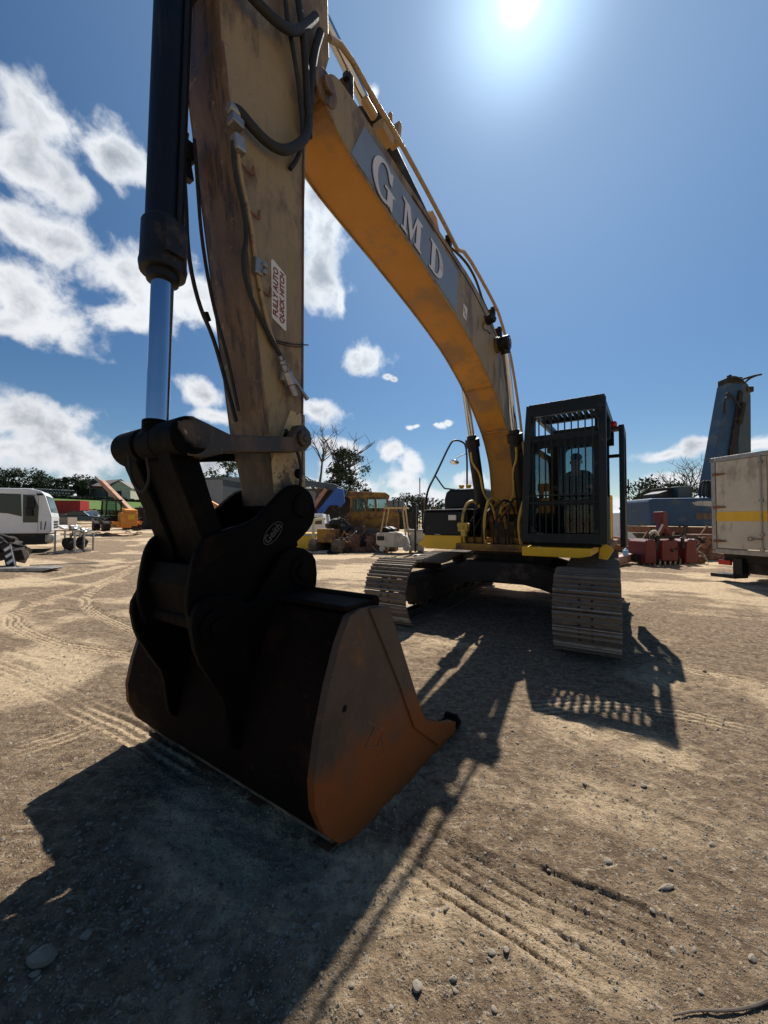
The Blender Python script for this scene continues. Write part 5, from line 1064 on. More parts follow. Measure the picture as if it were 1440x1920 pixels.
# bales
proto = None; g = random.Random(8)
for row in range(3):
    for k in range(19 if row == 0 else 17):
        px = 38 + k * 5.6 + row * 3; x, y = ap(px, 168); z = ground_z(x, y) + .65 + row * 1.25
        if proto is None:
            proto = thing('wrapped_bale', '', 'bale', (0, 0, 0), 0, 'black wrapped bales stacked beyond the field'); b = MB(); b.cyl((0, -.75, 0), (0, .75, 0), .66, n=16); b.build('bale_wrap', M['plastic'], proto, bevel=.08)
            b = MB(); b.blob((.12, -.74, .30), (.36, .06, .16), 2, .2); b.build('pale_end_patch', M['lightplastic'], proto); o = proto  # pale patch on the end of each black bale
        else: o = copy_tree(proto)
        o.location = (x + g.uniform(-.1, .1), y, z); o.rotation_euler = (0, 0, g.uniform(-.15, .15))
        o['label'] = 'shiny black wrapped bale in the %s row beyond the green field' % ('bottom', 'middle', 'top')[row]
# hedges, trees
def leafmesh(pts, size, g, b, flat=.0):
    for p in pts:
        r = size * g.uniform(.5, 1.3); a = Vector((g.gauss(0, 1), g.gauss(0, 1), g.gauss(0, 1))).normalized(); q = a.orthogonal().normalized() * r; c = a.cross(q).normalized() * r * .7
        b.add([p - q, p + c * .6 + a * r * .15, p + q, p - c * .6], [(0, 1, 2, 3)])
def tree(px, dist, h, cr, label, seed, n=2600, m='leaf', leaf=.22, bare=False, group='trees beyond the yard', trunk_h=.3, squash=.8, nc=34, cat='tree', lean=0):
    g = random.Random(seed); loc = at(px, dist); t = thing('tree', label, cat, loc, g.uniform(0, 6), group)
    b = MB(); tips = []
    def branch(p, d, L_, r, lev):
        q = p; pts = [p]; rr = [r]
        for k in range(3): d = (d + Vector((g.uniform(-.22, .22), g.uniform(-.22, .22), g.uniform(-.05, .12)))).normalized(); q = q + d * L_ / 3; pts.append(q); rr.append(r * (1 - .2 * (k + 1)))
        b.tube(pts, rr, 6 if lev < 2 else 4)
        tips.append(q)
        if lev >= (4 if bare else 3): return
        for k in range(g.randint(4, 5) if bare and lev < 3 else g.randint(3, 4) if lev < 2 else g.randint(2, 3)):
            a = g.uniform(0, 6.28); side = Vector((math.cos(a), math.sin(a), g.uniform(.0, .7))); branch(pts[g.choice((2, 3, 3))], (d * .7 + side * .8).normalized(), L_ * g.uniform(.58, .8), r * (.55 if bare else .42), lev + 1)
    branch(Vector((0, 0, -.2)), Vector((lean, 0, 1)).normalized(), h * trunk_h, h * (.036 if bare else .028), 0)
    b.build('trunk', M['bark'], t, recalc=False)
    if bare:
        return t
    c = MB(); cl_ = []
    for k in range(nc):
        a = g.uniform(0, 6.28); rad = cr * math.sqrt(g.random()) * .85; zz = g.uniform(-.5, .5) * h * squash; lim = math.sqrt(max(.05, 1 - (zz / (h * squash * .55)) ** 2)); cl_.append((Vector((math.cos(a) * rad * lim, math.sin(a) * rad * lim, h * .62 + zz)), cr * g.uniform(.18, .36)))
    for tip in tips[::2]: cl_.append((tip, cr * .22))
    per = max(20, int(n * 1.6) // len(cl_))
    for p, r in cl_:
        pts = [p + Vector((g.gauss(0, 1), g.gauss(0, 1), g.gauss(0, .75))).normalized() * r * g.random() ** .45 for _ in range(per)]
        leafmesh([q for q in pts if q.z > h * .12], leaf, g, c)
    c.build('crown', M[m], t, recalc=False); return t
for i, (px, d, h, cr, lab) in enumerate(((-15, 165, 13, 7.5, 'broad dark tree at the far left edge behind the bales'), (20, 170, 12, 6, 'rounded dark tree, second from the left edge'), (62, 172, 11, 6, 'wide dark tree above the middle of the bale stack'), (85, 180, 10.5, 5, 'dark tree with a domed crown above the bales'), (108, 178, 8, 4.5, 'low dark tree right of the domed one'), (132, 176, 9, 4.6, 'small round tree above the right end of the bales'), (152, 176, 10, 5, 'dark tree touching the left of the barn'), (172, 185, 9, 4.5, 'dark tree behind the barn roof'))):
    tree(px, d, h, cr, lab, 20 + i, 1500, 'leafd', .55, trunk_h=.25)
for i in range(12):
    px = 60 + i * 18; t = thing('hedge', 'clump of dark hedge along the top of the green field' , 'hedge', at(px, 158), 0, 'hedge along the top of the field'); g = random.Random(i); c = MB()
    leafmesh([Vector((g.uniform(-2.3, 2.3), g.uniform(-.6, .6), g.uniform(0, 1.3 + .4 * math.sin(i)))) for _ in range(420)], .4, g, c); c.build('foliage', M['leafd'], t, recalc=False)
for i in range(9):
    px = 84 + i * 21; t = thing('hedge', 'dark hedge clump at the bottom of the field behind the machines', 'hedge', at(px, 77), 0, 'hedge along the bottom of the field'); g = random.Random(i + 40); c = MB()
    leafmesh([Vector((g.uniform(-1.3, 1.3), g.uniform(-.4, .4), g.uniform(0, .9))) for _ in range(300)], .22, g, c); c.build('foliage', M['leafd'], t, recalc=False)
def barn(px, dist, w, l, he, hr_, label, rz, mroof, mwall):
    t = thing('barn', label, 'barn', at(px, dist), rz, 'farm barns on the hill'); f = lambda a, c, q: (a, q, c)
    b = MB(); b.prism([(-w / 2, 0), (-w / 2, he), (0, hr_), (w / 2, he), (w / 2, 0)], -l / 2, l / 2, f); b.build('walls', mwall, t)
    b = MB()
    for s in (-1, 1): b.prism([(s * (w / 2 + .4), he - .15), (0, hr_ + .05), (0, hr_ + .25), (s * (w / 2 + .4), he + .05)], -l / 2 - .4, l / 2 + .4, f)
    b.build('roof', mroof, t); b = MB(); b.b2((-w * .3, -l / 2 - .05, 0), (w * .1, -l / 2, he * .75)); b.build('opening', M['black'], t)  # black slab on the solid wall stands for the opening's inner shade
barn(196, 185, 12, 26, 5.0, 8.6, 'long barn with a curved grey roof behind the telehandler boom', R_(62), M['barnroof'], M['darkshade'])
barn(236, 180, 9, 14, 5.0, 8.2, 'pale gabled barn right of the long barn', R_(12), M['barnroof'], M['dirtywhite'])
# sheds behind the arm
def shed(px, dist, w, l, h, label, rz):
    t = thing('shed', label, 'shed', at(px, dist), rz, 'grey industrial sheds'); b = MB(); b.b2((-w, 0, 0), (0, l, h)); b.build('walls', M['darkshade'], t)  # walls painted darker for the shaded side, front cladding lighter as lit
    b = MB()
    for k in range(int(w / .5)): b.b2((-w + k * .5, -.05, .1), (-w + k * .5 + .40, 0, h - .05))
    b.b2((-w, -.03, .1), (0, -.002, h - .04)); b.build('cladding', M['greyshed'], t)
    b = MB(); b.prism([(-.1, h - .1), (-.1, h + .25), (l / 2, h + .9), (l + .1, h + .25), (l + .1, h - .1)], -w - .1, .1, lambda a, c, q: (q, a, c)); b.build('roof', M['darkshade'], t)
shed(417, 55, 9, 12, 6.6, 'grey clad shed seen between the bucket linkage and the arm', R_(-12)); shed(612, 58, 8, 12, 6.0, 'grey clad shed behind the blue excavator boom', R_(4))
t = thing('site_excavator_arm', 'orange excavator arm lying low in front of the grey shed', 'excavator arm', at(396, 30), R_(0), None); b = MB(); b.prism([(-1.2, 2.2), (-.9, 2.9), (.0, 2.65), (1.0, 2.1), (1.0, 1.85), (-.2, 2.2), (-.9, 2.3)], -.2, .2, lambda a, c, q: (a, q, c)); b.b2((-.9, -.25, 0), (-.5, .25, 2.3)); b.build('arm', M['orange'], t, bevel=.03)
t = thing('dump_body', 'grey steel tipper body under the orange arm behind the linkage', 'tipper body', at(405, 26), R_(10)); b = MB(); b.prism([(-1.3, .6), (-1.5, 1.7), (1.3, 1.9), (1.1, .6)], -.8, .8, lambda a, c, q: (a, q, c)); b.b2((-1, -.6, 0), (.9, .6, .6)); b.build('body', M['greyblue'], t, bevel=.03)
tree(424, 85, 13.5, 4.4, 'green tree above the shed between linkage and arm', 61, 1800, 'leaf', .38); tree(382, 110, 11, 4, 'low treetop above the shed left of the arm', 62, 900, 'leaf', .45)
# middle trees
tree(588, 48, 11.5, 5, 'bare dead tree with upright branches right of the arm', 71, bare=True, trunk_h=.46, group=None)
tree(650, 50, 9.6, 3.3, 'leafy tree with an airy crown right of the bare tree', 72, 5200, 'leafd', .21, squash=.95, nc=60)
tree(572, 60, 7.6, 4, 'bushy green tree low behind the bare tree', 73, 2200, 'leaf', .3); tree(622, 64, 7.4, 3.6, 'green bush below the bare and leafy trees', 74, 1800, 'leaf', .3)
tree(676, 80, 6.0, 3.4, 'small dark tree left of the bulldozer cab', 75, 1200, 'leafd', .35); tree(770, 90, 7, 4.6, 'dark tree above the forklift mast', 76, 1500, 'leafd', .4); tree(742, 95, 6.5, 4, 'dark tree behind the grey pallet stack', 77, 1200, 'leafd', .4); tree(812, 92, 5.6, 4, 'low dark tree behind the handrail', 78, 1000, 'leafd', .4)
# right trees
tree(1232, 62, 8.4, 5.4, 'spreading dark pine left of the blue excavator', 81, 2600, 'leafd', .3, squash=.5); tree(1285, 70, 11.5, 4, 'bare tree above the blue excavator engine', 82, bare=True, trunk_h=.42, group=None)
tree(1196, 60, 5, 3, 'dark bush beside the excavator door', 83, 1500, 'leafd', .28); tree(1275, 66, 7.2, 4.5, 'dark tree hidden behind the blue excavator', 84, 1800, 'leafd', .32)
# ---- blue grey excavator arm group (middle left)
def mid_excavator():
    t = thing('blue_excavator', 'grey and blue excavator with arched boom behind the bucket hitch', 'excavator', at(600, 27), R_(0)); f = lambda a, c, q: (a, q, c)
    K = 27 / 721
    def q(px, py): return ((px - 600) * K, 1.5 + (979 - py) * K)
    def pr(nm, pts, m, w=.22, off=0): b = MB(); b.prism([q(*p) for p in pts], off - w, off + w, f); return b.build(nm, m, t, bevel=.03)
    pr('boom', [(556, 918), (566, 905), (577, 903), (628, 910), (652, 922), (648, 932), (622, 921), (582, 914), (572, 915), (552, 942), (545, 940)], M['greyblue'])
    pr('boom_base', [(622, 915), (632, 908), (600, 955), (590, 968), (575, 962), (596, 938)], M['frame'], .25, .4)
    pr('blue_arm', [(634, 918), (646, 921), (648, 945), (640, 955), (634, 950), (620, 950), (606, 968), (598, 962)], M['bblue'], .2, -.6)
    pr('ram', [(610, 918), (616, 921), (590, 960), (583, 955)], M['tele'], .08, -.4); pr('ram', [(577, 950), (584, 946), (580, 962), (574, 962)], mat('pink red paint', (.45, .12, .09), .6), .1, -.5)
    pr('body', [(640, 930), (668, 936), (668, 985), (600, 985), (600, 965)], M['frame'], .9, 1.4)
    for s in (-1.0, 1.0):
        b = MB(); b.prism([(-1.6, .05), (1.9, .05), (2.2, .4), (1.9, .8), (-1.6, .8), (-1.9, .4)], s * .9 - .25 + 1.4, s * .9 + .25 + 1.4, f); b.build('crawler_track', M['track'], t, bevel=.03)
mid_excavator()
def small_truck():
    t = thing('small_truck', 'small white truck front seen beneath the blue excavator arm', 'truck', at(584, 24), R_(0)); b = MB(); b.prism([(-.9, .5), (.9, .5), (.9, 1.3), (.75, 1.95), (-.75, 1.95), (-.9, 1.3)], -.3, 2.5, lambda a, c, q: (a, q, c)); b.build('cab', M['white'], t, bevel=.05)
    b = MB(); b.b2((-.7, -.32, 1.3), (.7, -.30, 1.75)); b.build('windscreen', M['dglass'], t)
    for x in (-.75, .75): wheel((x, .4, .35), .35, .2, (1, 0, 0), t)
    b = MB(); b.b2((-.9, -.4, .35), (.9, -.3, .6)); b.build('bumper', M['black'], t)
small_truck()
t = thing('loose_bucket', 'amber digging bucket lying on the ground left of the small dozer', 'bucket', at(567, 19.5), R_(4)); f = lambda a, c, q: (q, a, c)
b = MB(); b.prism([(-.3, .1), (-.35, .75), (-.30, .82), (.3, .95), (.5, .6), (.45, .2), (.2, .0)], -.9, .75, f); b.build('shell', M['yellow'], t, bevel=.04); b = MB(); b.b2((-1.0, -.36, .78), (.78, -.28, .9)); b.build('lip', M['dirtywhite'], t)
t = thing('steel_ramp', 'flat steel ramp lying in front of the amber bucket', 'ramp', at(566, 18.0), R_(2)); b = MB(); b.b2((-1.1, -.3, 0), (1.2, -.25, .12)); b.b2((-1.1, .45, 0), (1.2, .5, .12)); b.b2((-1.1, -.25, .03), (1.2, .45, .07)); b.build('deck', M['steel'], t)
def compact_dozer():
    t = thing('compact_dozer', 'small old tracked dozer with cream exhaust guard, left of the rusty bulldozer', 'bulldozer', at(625, 19), R_(-20)); f = lambda a, c, q: (q, a, c)
    for s in (-.62, .62):
        b = MB(); b.prism([(-.9, .12), (-.75, .0), (.9, .0), (1.1, .25), (1.0, .62), (-.8, .66), (-1.0, .4)], s - .2, s + .2, f)
        for k in range(9): b.b2((s - .22, -.85 + k * .2, -.0), (s + .22, -.79 + k * .2, .03)); b.b2((s - .22, -1.03 , .1 + k * .06), (s + .22, -.98, .13 + k * .06))
        b.build('crawler_track', M['track'], t, bevel=.02)
    b = MB(); b.b2((-.42, -.9, .5), (.42, 1.2, 1.15)); b.build('engine_cover', M['rustyel'], t, bevel=.05)
    b = MB(); b.blob((.1, .2, 1.3), (.55, .6, .35), 3, .3); b.build('seat', M['rubber'], t); b = MB(); b.tube([(-.7, -.7, .6), (-.72, -.7, 1.55), (-.5, -.7, 1.62), (-.1, -.68, 1.62)], .07, 8, smooth=1); b.build('exhaust_guard', mat('cream guard paint', (.6, .55, .36), .5), t, smooth=True)
    b = MB()
    for k in range(4): b.beam((.2 + .1 * k, -.2, 1.2), (.5 + .14 * k, -.3, 1.9 - .1 * k), .03)
    b.tube([(.1, 0, 1.4), (.6, -.3, 1.7), (1.0, -.2, 1.3)], .04, smooth=2); b.build('levers', M['frame'], t)
compact_dozer()
def bulldozer():
    t = thing('bulldozer', 'rusty yellow bulldozer with tall glazed cab and a big corroded blade', 'bulldozer', at(694, 21), R_(0)); K = 21 / 721; f = lambda a, c, q: (a, q, c)
    def q(px, py): return ((px - 694) * K, 1.5 + (979 - py) * K)
    def pr(nm, pts, m, y0, y1, par=t, bv=.03): b = MB(); b.prism([q(*p) for p in pts], y0, y1, f); return b.build(nm, m, par, bevel=bv)
    pr('body', [(648, 972), (662, 958), (690, 955), (742, 955), (748, 968), (748, 985), (650, 1000)], M['rustyel'], -.7, .9)
    cabq = MB(); roofz = q(0, 931)[1]; base = q(0, 963)[1]
    cs = [q(660, 0)[0], q(686, 0)[0], q(705, 0)[0], q(727, 0)[0]]
    for y in (-.75, .85):
        for x in cs: cabq.beam((x, y, base - .1), (x + (.03 if x < 0 else -.03), y, roofz), .10, .10)
        cabq.b2((cs[0] - .05, y - .04, base - .3), (cs[3] + .05, y + .04, base + .05))
    cabq.b2((cs[0] - .04, -.75, base - .3), (cs[0] + .04, .85, base)); cabq.build('cab_frame', M['rustyel'], t, bevel=.01)
    for a, c in zip(cs[:-1], cs[1:]):
        for y in (-.76, .85): b = MB(); b.b2((a + .06, y, base + .06), (c - .06, y + .01, roofz - .08)); b.build('window', M['glass'], t)
    pr('roof', [(655, 931), (657, 925), (722, 927), (730, 932), (730, 936), (655, 936)], M['rustyel'], -.85, .95)
    pr('belly', [(648, 985), (748, 980), (748, 1024), (690, 1028), (650, 1026)], M['rustblade'], -.5, .6)
    for y in (-1.0, 1.0): pr('crawler_track', [(655, 1000), (670, 990), (735, 992), (748, 1005), (746, 1022), (735, 1030), (665, 1030), (655, 1018)], M['track'], y - .25, y + .25)
    bl = MB(); bl.prism([(-.25, 0), (-.40, .35), (-.40, .8), (-.22, 1.25), (-.15, 1.25), (-.30, .8), (-.30, .35), (-.15, 0)], -.95, .75, lambda a, c, q_: (q_ - .9, a - .9, c)); bl.build('blade', M['rustblade'], t, bevel=.02)
    b = MB(); b.beam((-1.8, -1.0, .5), (-.2, -1.1, .6), .14); b.tube([(-1.2, -1, 1.2), (-1.1, -.9, 1.7), (-.9, -.9, 2.0), (-1.0, -.8, 2.2)], .03, smooth=1); b.build('push_arm', M['rust'], t)
bulldozer()
def forklift():
    t = thing('forklift', 'cream and white forklift standing between the bulldozer and the big excavator', 'forklift', at(742, 18.3), R_(-12))
    b = MB(); b.prism([(-.85, .45), (-.85, .95), (-.5, 1.0), (.15, 1.02), (.6, .8), (.75, .45), (.5, .3), (-.6, .3)], -.5, .5, lambda a, c, q: (a, q, c)); b.build('body', M['dirtywhite'], t, bevel=.05)
    b = MB(); b.b2((-.8, -.52, .62), (-.45, -.5, .82)); b.blob((-.35, 0, 1.12), (.4, .42, .16), 2, .1); b.build('seat', M['black'], t, bevel=.02)
    b = MB()
    for y in (-.45, .45):
        b.beam((-.62, y, 1.0), (-.42, y, 2.12), .06); b.beam((.55, y, .85), (.40, y, 2.12), .07)
    for y in (-.45, -.22, 0, .22, .45): b.beam((-.5, y, 2.14), (.55, y, 2.14), .05, .06)
    b.beam((-.5, -.45, 2.14), (-.5, .45, 2.14), .06); b.beam((.55, -.45, 2.14), (.55, .45, 2.14), .06); b.build('overhead_guard', mat('cream guard', (.48, .36, .16), .6), t, bevel=.006)
    b = MB()
    for y in (-.32, .32): b.beam((.98, y, .1), (.98, y, 2.35), .09, .12)
    for z in (.4, 1.3, 2.3): b.beam((.98, -.32, z), (.98, .32, z), .08)
    b.beam((1.05, -.2, .1), (1.9, -.2, .06), .1, .04); b.beam((1.05, .2, .1), (1.9, .2, .06), .1, .04); b.build('mast', M['black'], t)
    for x, r in ((-.55, .24), (.6, .30)):
        for y in (-.48, .48): wheel((x, y, r), r, .2, (0, 1, 0), t, M['rubber'], M['dirtywhite'])
    b = MB(); b.box((-.45, -.5, 2.02), (.08, .06, .1)); b.box((.42, -.52, 2.02), (.08, .06, .1)); b.build('indicator', M['redlens'], t)
    t = thing('gas_cage', 'white metal box cabinet with a rounded top right of the forklift', 'cabinet', at(780, 18.6), R_(-5)); b = MB(); b.b2((-.3, -.3, .1), (.38, .3, 1.05)); b.build('box', M['dirtywhite'], t, bevel=.04)
    b = MB(); b.b2((-.34, -.33, 1.06), (.42, .3, 1.12)); b.b2((-.34, -.2, .02), (-.2, .2, .1)); b.b2((.24, -.2, .02), (.38, .2, .1)); b.build('lid', M['steel'], t)
forklift()
t = thing('oil_pan', 'round shallow pan lying on the dirt below the white cabinet', 'pan', at(790, 16.8)); b = MB(); b.lathe([(0, .3), (.06, .36), (.08, .36), (.06, .32), (.02, .28)], (0, 0, 0), (0, 0, 1), 24); b.build('pan', M['steel'], t)
for i in range(6):
    crate(733 + (i % 3) * 9.5, 40, (.52, .5, .62), ['grey crate, bottom left of the stack behind the forklift', 'grey crate, bottom middle of the stack behind the forklift', 'grey crate, bottom right of the stack behind the forklift', 'grey crate, top left of the stack behind the forklift', 'grey crate, top middle of the stack behind the forklift', 'grey crate, top right of the stack behind the forklift'][i], M['greyshed'], 0, 2.35 + (i // 3) * .64, 'grey crates stacked behind the forklift')
t = thing('flatbed', 'dark flatbed body carrying the grey crates behind the forklift', 'flatbed', at(744, 40)); b = MB(); b.b2((-1.6, -.9, 2.2), (2.4, .9, 2.34)); b.b2((-1.2, -.7, .6), (2.0, .7, 2.2)); b.build('bed', M['frame'], t)
for x in (-.8, 1.2): wheel((x, -.6, .5), .5, .3, (0, 1, 0), t)
# machinery line behind the tool box: mast and rails
t = thing('forklift_mast', 'tall black forklift mast standing left of the handrail', 'mast', at(783, 22)); b = MB()
for x in (-.28, .0, .28): b.beam((x, 0, 0), (x, 0, 2.7), .09, .12)
for z in (.5, 1.4, 2.3, 2.65): b.beam((-.28, -.03, z), (.28, -.03, z), .07)
b.build('rails', M['black'], t); b = MB(); b.tube([(-.1, -.1, .5), (-.12, -.12, 1.8), (.1, -.1, 2.2), (.12, -.1, .9)], .025, smooth=1); b.build('hose', M['rubber'], t)
t = thing('flat_trailer', 'grey trailer body seen over the excavator tool box', 'trailer', at(818, 26)); b = MB(); b.b2((-.9, -.5, 1.1), (1.4, .8, 2.0)); b.b2((-.9, -.55, 1.9), (1.4, -.5, 2.05)); b.build('body', M['steel'], t, bevel=.02); b = MB(); b.tube([(.1, -.6, 1.2), (.2, -.6, 1.7), (.45, -.6, 1.8), (.7, -.6, 1.3)], .07, smooth=2); b.build('guard', M['dirtywhite'], t)
for x in (-.5, 1.0): wheel((x, -.4, .5), .5, .3, (0, 1, 0), t)
# ---- right side
def blue_excavator():
    D = 17.5; K = D / 721; t = thing('blue_excavator', 'dusty blue scrap excavator with its folded boom pointing high, beside the box truck', 'excavator', at(1300, D), R_(0)); f = lambda a, c, q: (a, q, c)
    def q(px, py): return ((px - 1300) * K, 1.5 + (979 - py) * K)
    def pr(nm, pts, m, y0, y1, bv=.03, par=t): b = MB(); b.prism([q(*p) for p in pts], y0, y1, f); return b.build(nm, m, par, bevel=bv)
    pr('counterweight', [(1201, 944), (1204, 938), (1345, 936), (1345, 990), (1205, 988)], M['blue'], -.6, 1.2, .08)
    b = MB(); b.prism([q(*p) for p in ((1278, 946), (1290, 943), (1318, 943), (1327, 949), (1318, 953), (1285, 951))], -.612, -.602, f); b.build('worn_patch', M['dirtywhite'], t)
    b = MB(); b.prism([q(*p) for p in ((1285, 965), (1312, 965), (1312, 976), (1285, 976))], -.612, -.602, f); b.build('plate', M['oily'], t)
    pr('lower_body', [(1203, 989), (1345, 991), (1345, 1003), (1208, 1001)], M['rust'], -.5, 1.2)
    pr('undercarriage', [(1215, 1003), (1340, 1003), (1345, 1020), (1230, 1018)], M['frame'], -.2, 1.2)
    for y in (-.9, 1.6): pr('crawler_track', [(1232, 1020), (1262, 1006), (1330, 1012), (1356, 1030), (1352, 1043), (1250, 1043), (1230, 1035)], M['track'], y - .3, y + .3)
    pr('engine_deck', [(1245, 938), (1248, 916), (1300, 914), (1305, 938)], M['frame'], .2, 1.0); pr('hood', [(1227, 938), (1228, 928), (1247, 922), (1247, 938)], M['black'], -.2, .8)
    pr('cab', [(1268, 938), (1270, 914), (1296, 914), (1296, 938)], M['greyblue'], -.1, .4)
    for k in range(7):
        b = MB(); x0 = 1304 + k * 5; pts = [q(x0, 938), q(x0 - 2, 918), q(x0 + 6, 903), q(x0 + 16, 910), q(x0 + 14, 930)]; b.tube([(a, -.3 - .05 * k, c) for a, c in pts], .045, smooth=2); b.build('hose', M['rubber'], t, smooth=True)
    pr('boom', [(1319, 930), (1324, 905), (1333, 866), (1362, 722), (1366, 716), (1386, 714), (1390, 730), (1376, 810), (1352, 905), (1345, 935)], M['blue'], -.25, .35)
    pr('boom_web', [(1344, 930), (1380, 735), (1387, 740), (1372, 830), (1352, 930)], M['frame'], -.35, -.26); pr('ram', [(1372, 800), (1380, 760), (1386, 762), (1378, 802)], M['frame'], -.5, -.36)
    pr('boom_panel', [(1352, 905), (1361, 850), (1380, 745), (1386, 740), (1375, 812), (1366, 860), (1356, 905)], mat('pale blue panel', (.10, .19, .25), .6, 0, .2, 2, dirt=(.05, .09, .12), damt=.5), -.262, -.252); pr('folded_arm', [(1384, 722), (1392, 714), (1402, 724), (1406, 745), (1404, 850), (1402, 930), (1382, 930), (1380, 830), (1390, 750)], M['greyblue'], -.2, .2)
    b = MB()
    for pts in ([(1364, 718), (1362, 712), (1372, 713), (1378, 716)], [(1358, 750), (1350, 752), (1347, 768), (1349, 782)], [(1353, 742), (1362, 746), (1368, 755), (1376, 768), (1384, 776)], [(1380, 718), (1402, 711), (1418, 708)], [(1386, 724), (1398, 714), (1412, 709)]):
        b.tube([(q(*p)[0], -.4, q(*p)[1]) for p in pts], .045, smooth=2)
    b.build('boom_hoses', M['rubber'], t, smooth=True)
    b = MB(); b.b2((q(1362, 0)[0], -.3, q(0, 722)[1]), (q(1388, 0)[0], .3, q(0, 711)[1])); b.b2((q(1372, 0)[0], -.1, q(0, 712)[1]), (q(1375, 0)[0], .1, q(0, 703)[1])); b.b2((q(1398, 0)[0], -.25, q(0, 738)[1]), (q(1410, 0)[0], .2, q(0, 728)[1])); b.build('boom_head', M['frame'], t, bevel=.02)
blue_excavator()
def harrow():
    t = thing('power_harrow', 'red farm implement with a pointed headstock resting on the ground', 'farm implement', at(1234, 13.8), R_(8)); f = lambda a, c, q: (a, q, c)
    b = MB(); b.b2((-.30, -.45, .12), (.35, .35, .85)); b.build('gearbox_body', M['red'], t, bevel=.04)
    for s, x in ((-1, -1.0), (1, .58)):
        b = MB(); b.prism([(x, .05), (x + .04, .80), (x + .14, .88), (x + .34, .88), (x + .42, .80), (x + .44, .05)], -.5, .3, f); b.build('side_hood', M['red'], t, bevel=.03)
    b = MB(); b.prism([(-.38, .85), (-.14, 1.5), (-.06, 1.75), (.06, 1.75), (.10, 1.45), (.45, .85), (.30, .85), (.02, 1.25), (-.22, .85)], -.25, -.1, f); b.b2((-.1, -.3, 1.45), (.08, .1, 1.85)); b.build('headstock', M['red'], t, bevel=.02)
    b = MB(); b.b2((-1.0, -.3, .05), (1.0, .3, .3)); b.beam((-.4, -.3, .9), (.0, -.2, 1.5), .06); b.build('beam', M['frame'], t)
    b = MB()
    for k in range(4): b.cyl((-.9 + .1 * k, -.42, .9), (-.88 + .1 * k, -.42, 1.02 + .05 * (k % 2)), .03)
    b.cyl((-.5, -.35, .95), (.5, -.35, .98), .05); b.box((-.5, -.42, .7), (.1, .1, .5), (0, .3, 0)); b.box((.5, -.46, .75), (.08, .08, .35)); b.cyl((.12, -.47, .5), (.12, -.5, .5), .06); b.cyl((.28, -.47, .55), (.28, -.5, .55), .04); b.build('fittings', M['frame'], t)
    for k in range(10): b = MB(); b.prism([(-.95 + .2 * k, -.0), (-.93 + .2 * k, .2), (-.87 + .2 * k, .2), (-.89 + .2 * k, -.0)], -.38, -.34, f); b.build('tine', M['steel'], t)
    b = MB(); b.tube([(-.62, -.3, .75), (-.66, -.35, 1.1), (-.45, -.35, 1.2), (-.3, -.3, 1.0)], .05, smooth=2); b.tube([(-.3, -.3, 1.1), (-.12, -.3, 1.4)], .035); b.build('drive_guard', M['dirtywhite'], t, smooth=True)
harrow()
def box_truck():
    x, y = 8.52, 10.0; t = thing('box_truck', 'dirty white box truck body with a yellow stripe at the right edge', 'truck', (x, y, ground_z(x, y)), R_(-76))
    # local x along the rear face (towards the camera), local y to the right in the photo (body length)
    b = MB(); b.b2((0.03, .06, .84), (2.38, 6.5, 3.05)); b.build('box_body', M['dirtywhite'], t)
    b = MB(); b.b2((0, 0, .76), (.10, .10, 3.10)); b.b2((2.31, 0, .76), (2.41, .10, 3.10)); b.b2((0, 0, 3.05), (2.41, .10, 3.16)); b.b2((0, 0, .70), (2.41, .10, .82)); b.b2((-.02, .0, 3.05), (.08, 6.5, 3.15)); b.build('door_frame', M['steel'], t, bevel=.01)
    for k in (0, 1):
        x0 = .11 + k * 1.10; b = MB(); b.b2((x0, .015, .84), (x0 + 1.085, .055, 3.04)); dr = b.build('rear_door', M['dirtywhite'], t, bevel=.008)
        b = MB(); b.b2((x0, .009, 1.52), (x0 + 1.085, .014, 1.76)); b.build('yellow_band', M['stripe'], dr)
        b = MB()
        for z in (1.02, 1.88, 2.72):
            h0 = .04 if k == 0 else 2.36; d_ = 1 if k == 0 else -1; b.prism([(h0, z - .035), (h0 + d_ * .12, z - .035), (h0 + d_ * .30, z - .012), (h0 + d_ * .30, z + .012), (h0 + d_ * .12, z + .03), (h0, z + .035)], -.012, .004, lambda a, c, q: (a, q, c))
        b.build('hinge', M['rust'], dr)
        xb = x0 + (.98 if k == 0 else .10); b = MB(); b.cyl((xb, -.01, .80), (xb, -.01, 3.06), .014, n=10)
        for z in (.86, 1.2, 2.0, 2.9): b.b2((xb - .04, -.025, z - .03), (xb + .04, .012, z + .03))
        b.build('lock_rod', M['steel'], dr)
        b = MB(); z = 1.10; s = -1 if k == 0 else 1; b.tube([(xb, -.03, z), (xb + s * .14, -.035, z), (xb + s * .20, -.035, z + .045), (xb + s * .26, -.035, z + .04), (xb + s * .26, -.035, z - .04), (xb + s * .20, -.035, z - .045), (xb + s * .14, -.035, z)], .010, 6); b.build('door_handle', M['rust'], dr)
    b = MB(); b.b2((.2, .1, .5), (2.2, 6.4, .72)); b.b2((.5, .15, .25), (1.9, .5, .5)); b.build('chassis', M['frame'], t, bevel=.01)
    b = MB(); b.b2((.12, .02, .42), (.40, .09, .54)); b.build('tail_light', M['redlens'], t, bevel=.01); b = MB(); b.b2((.05, -.15, .12), (.6, .3, .2)); b.b2((.5, -.05, .2), (.7, .2, .6)); b.build('step', M['black'], t)
    for yy in (1.3, 5.6):
        for xx in (.3, 2.1): wheel((xx, yy, .45), .45, .3, (1, 0, 0), t)
box_truck()
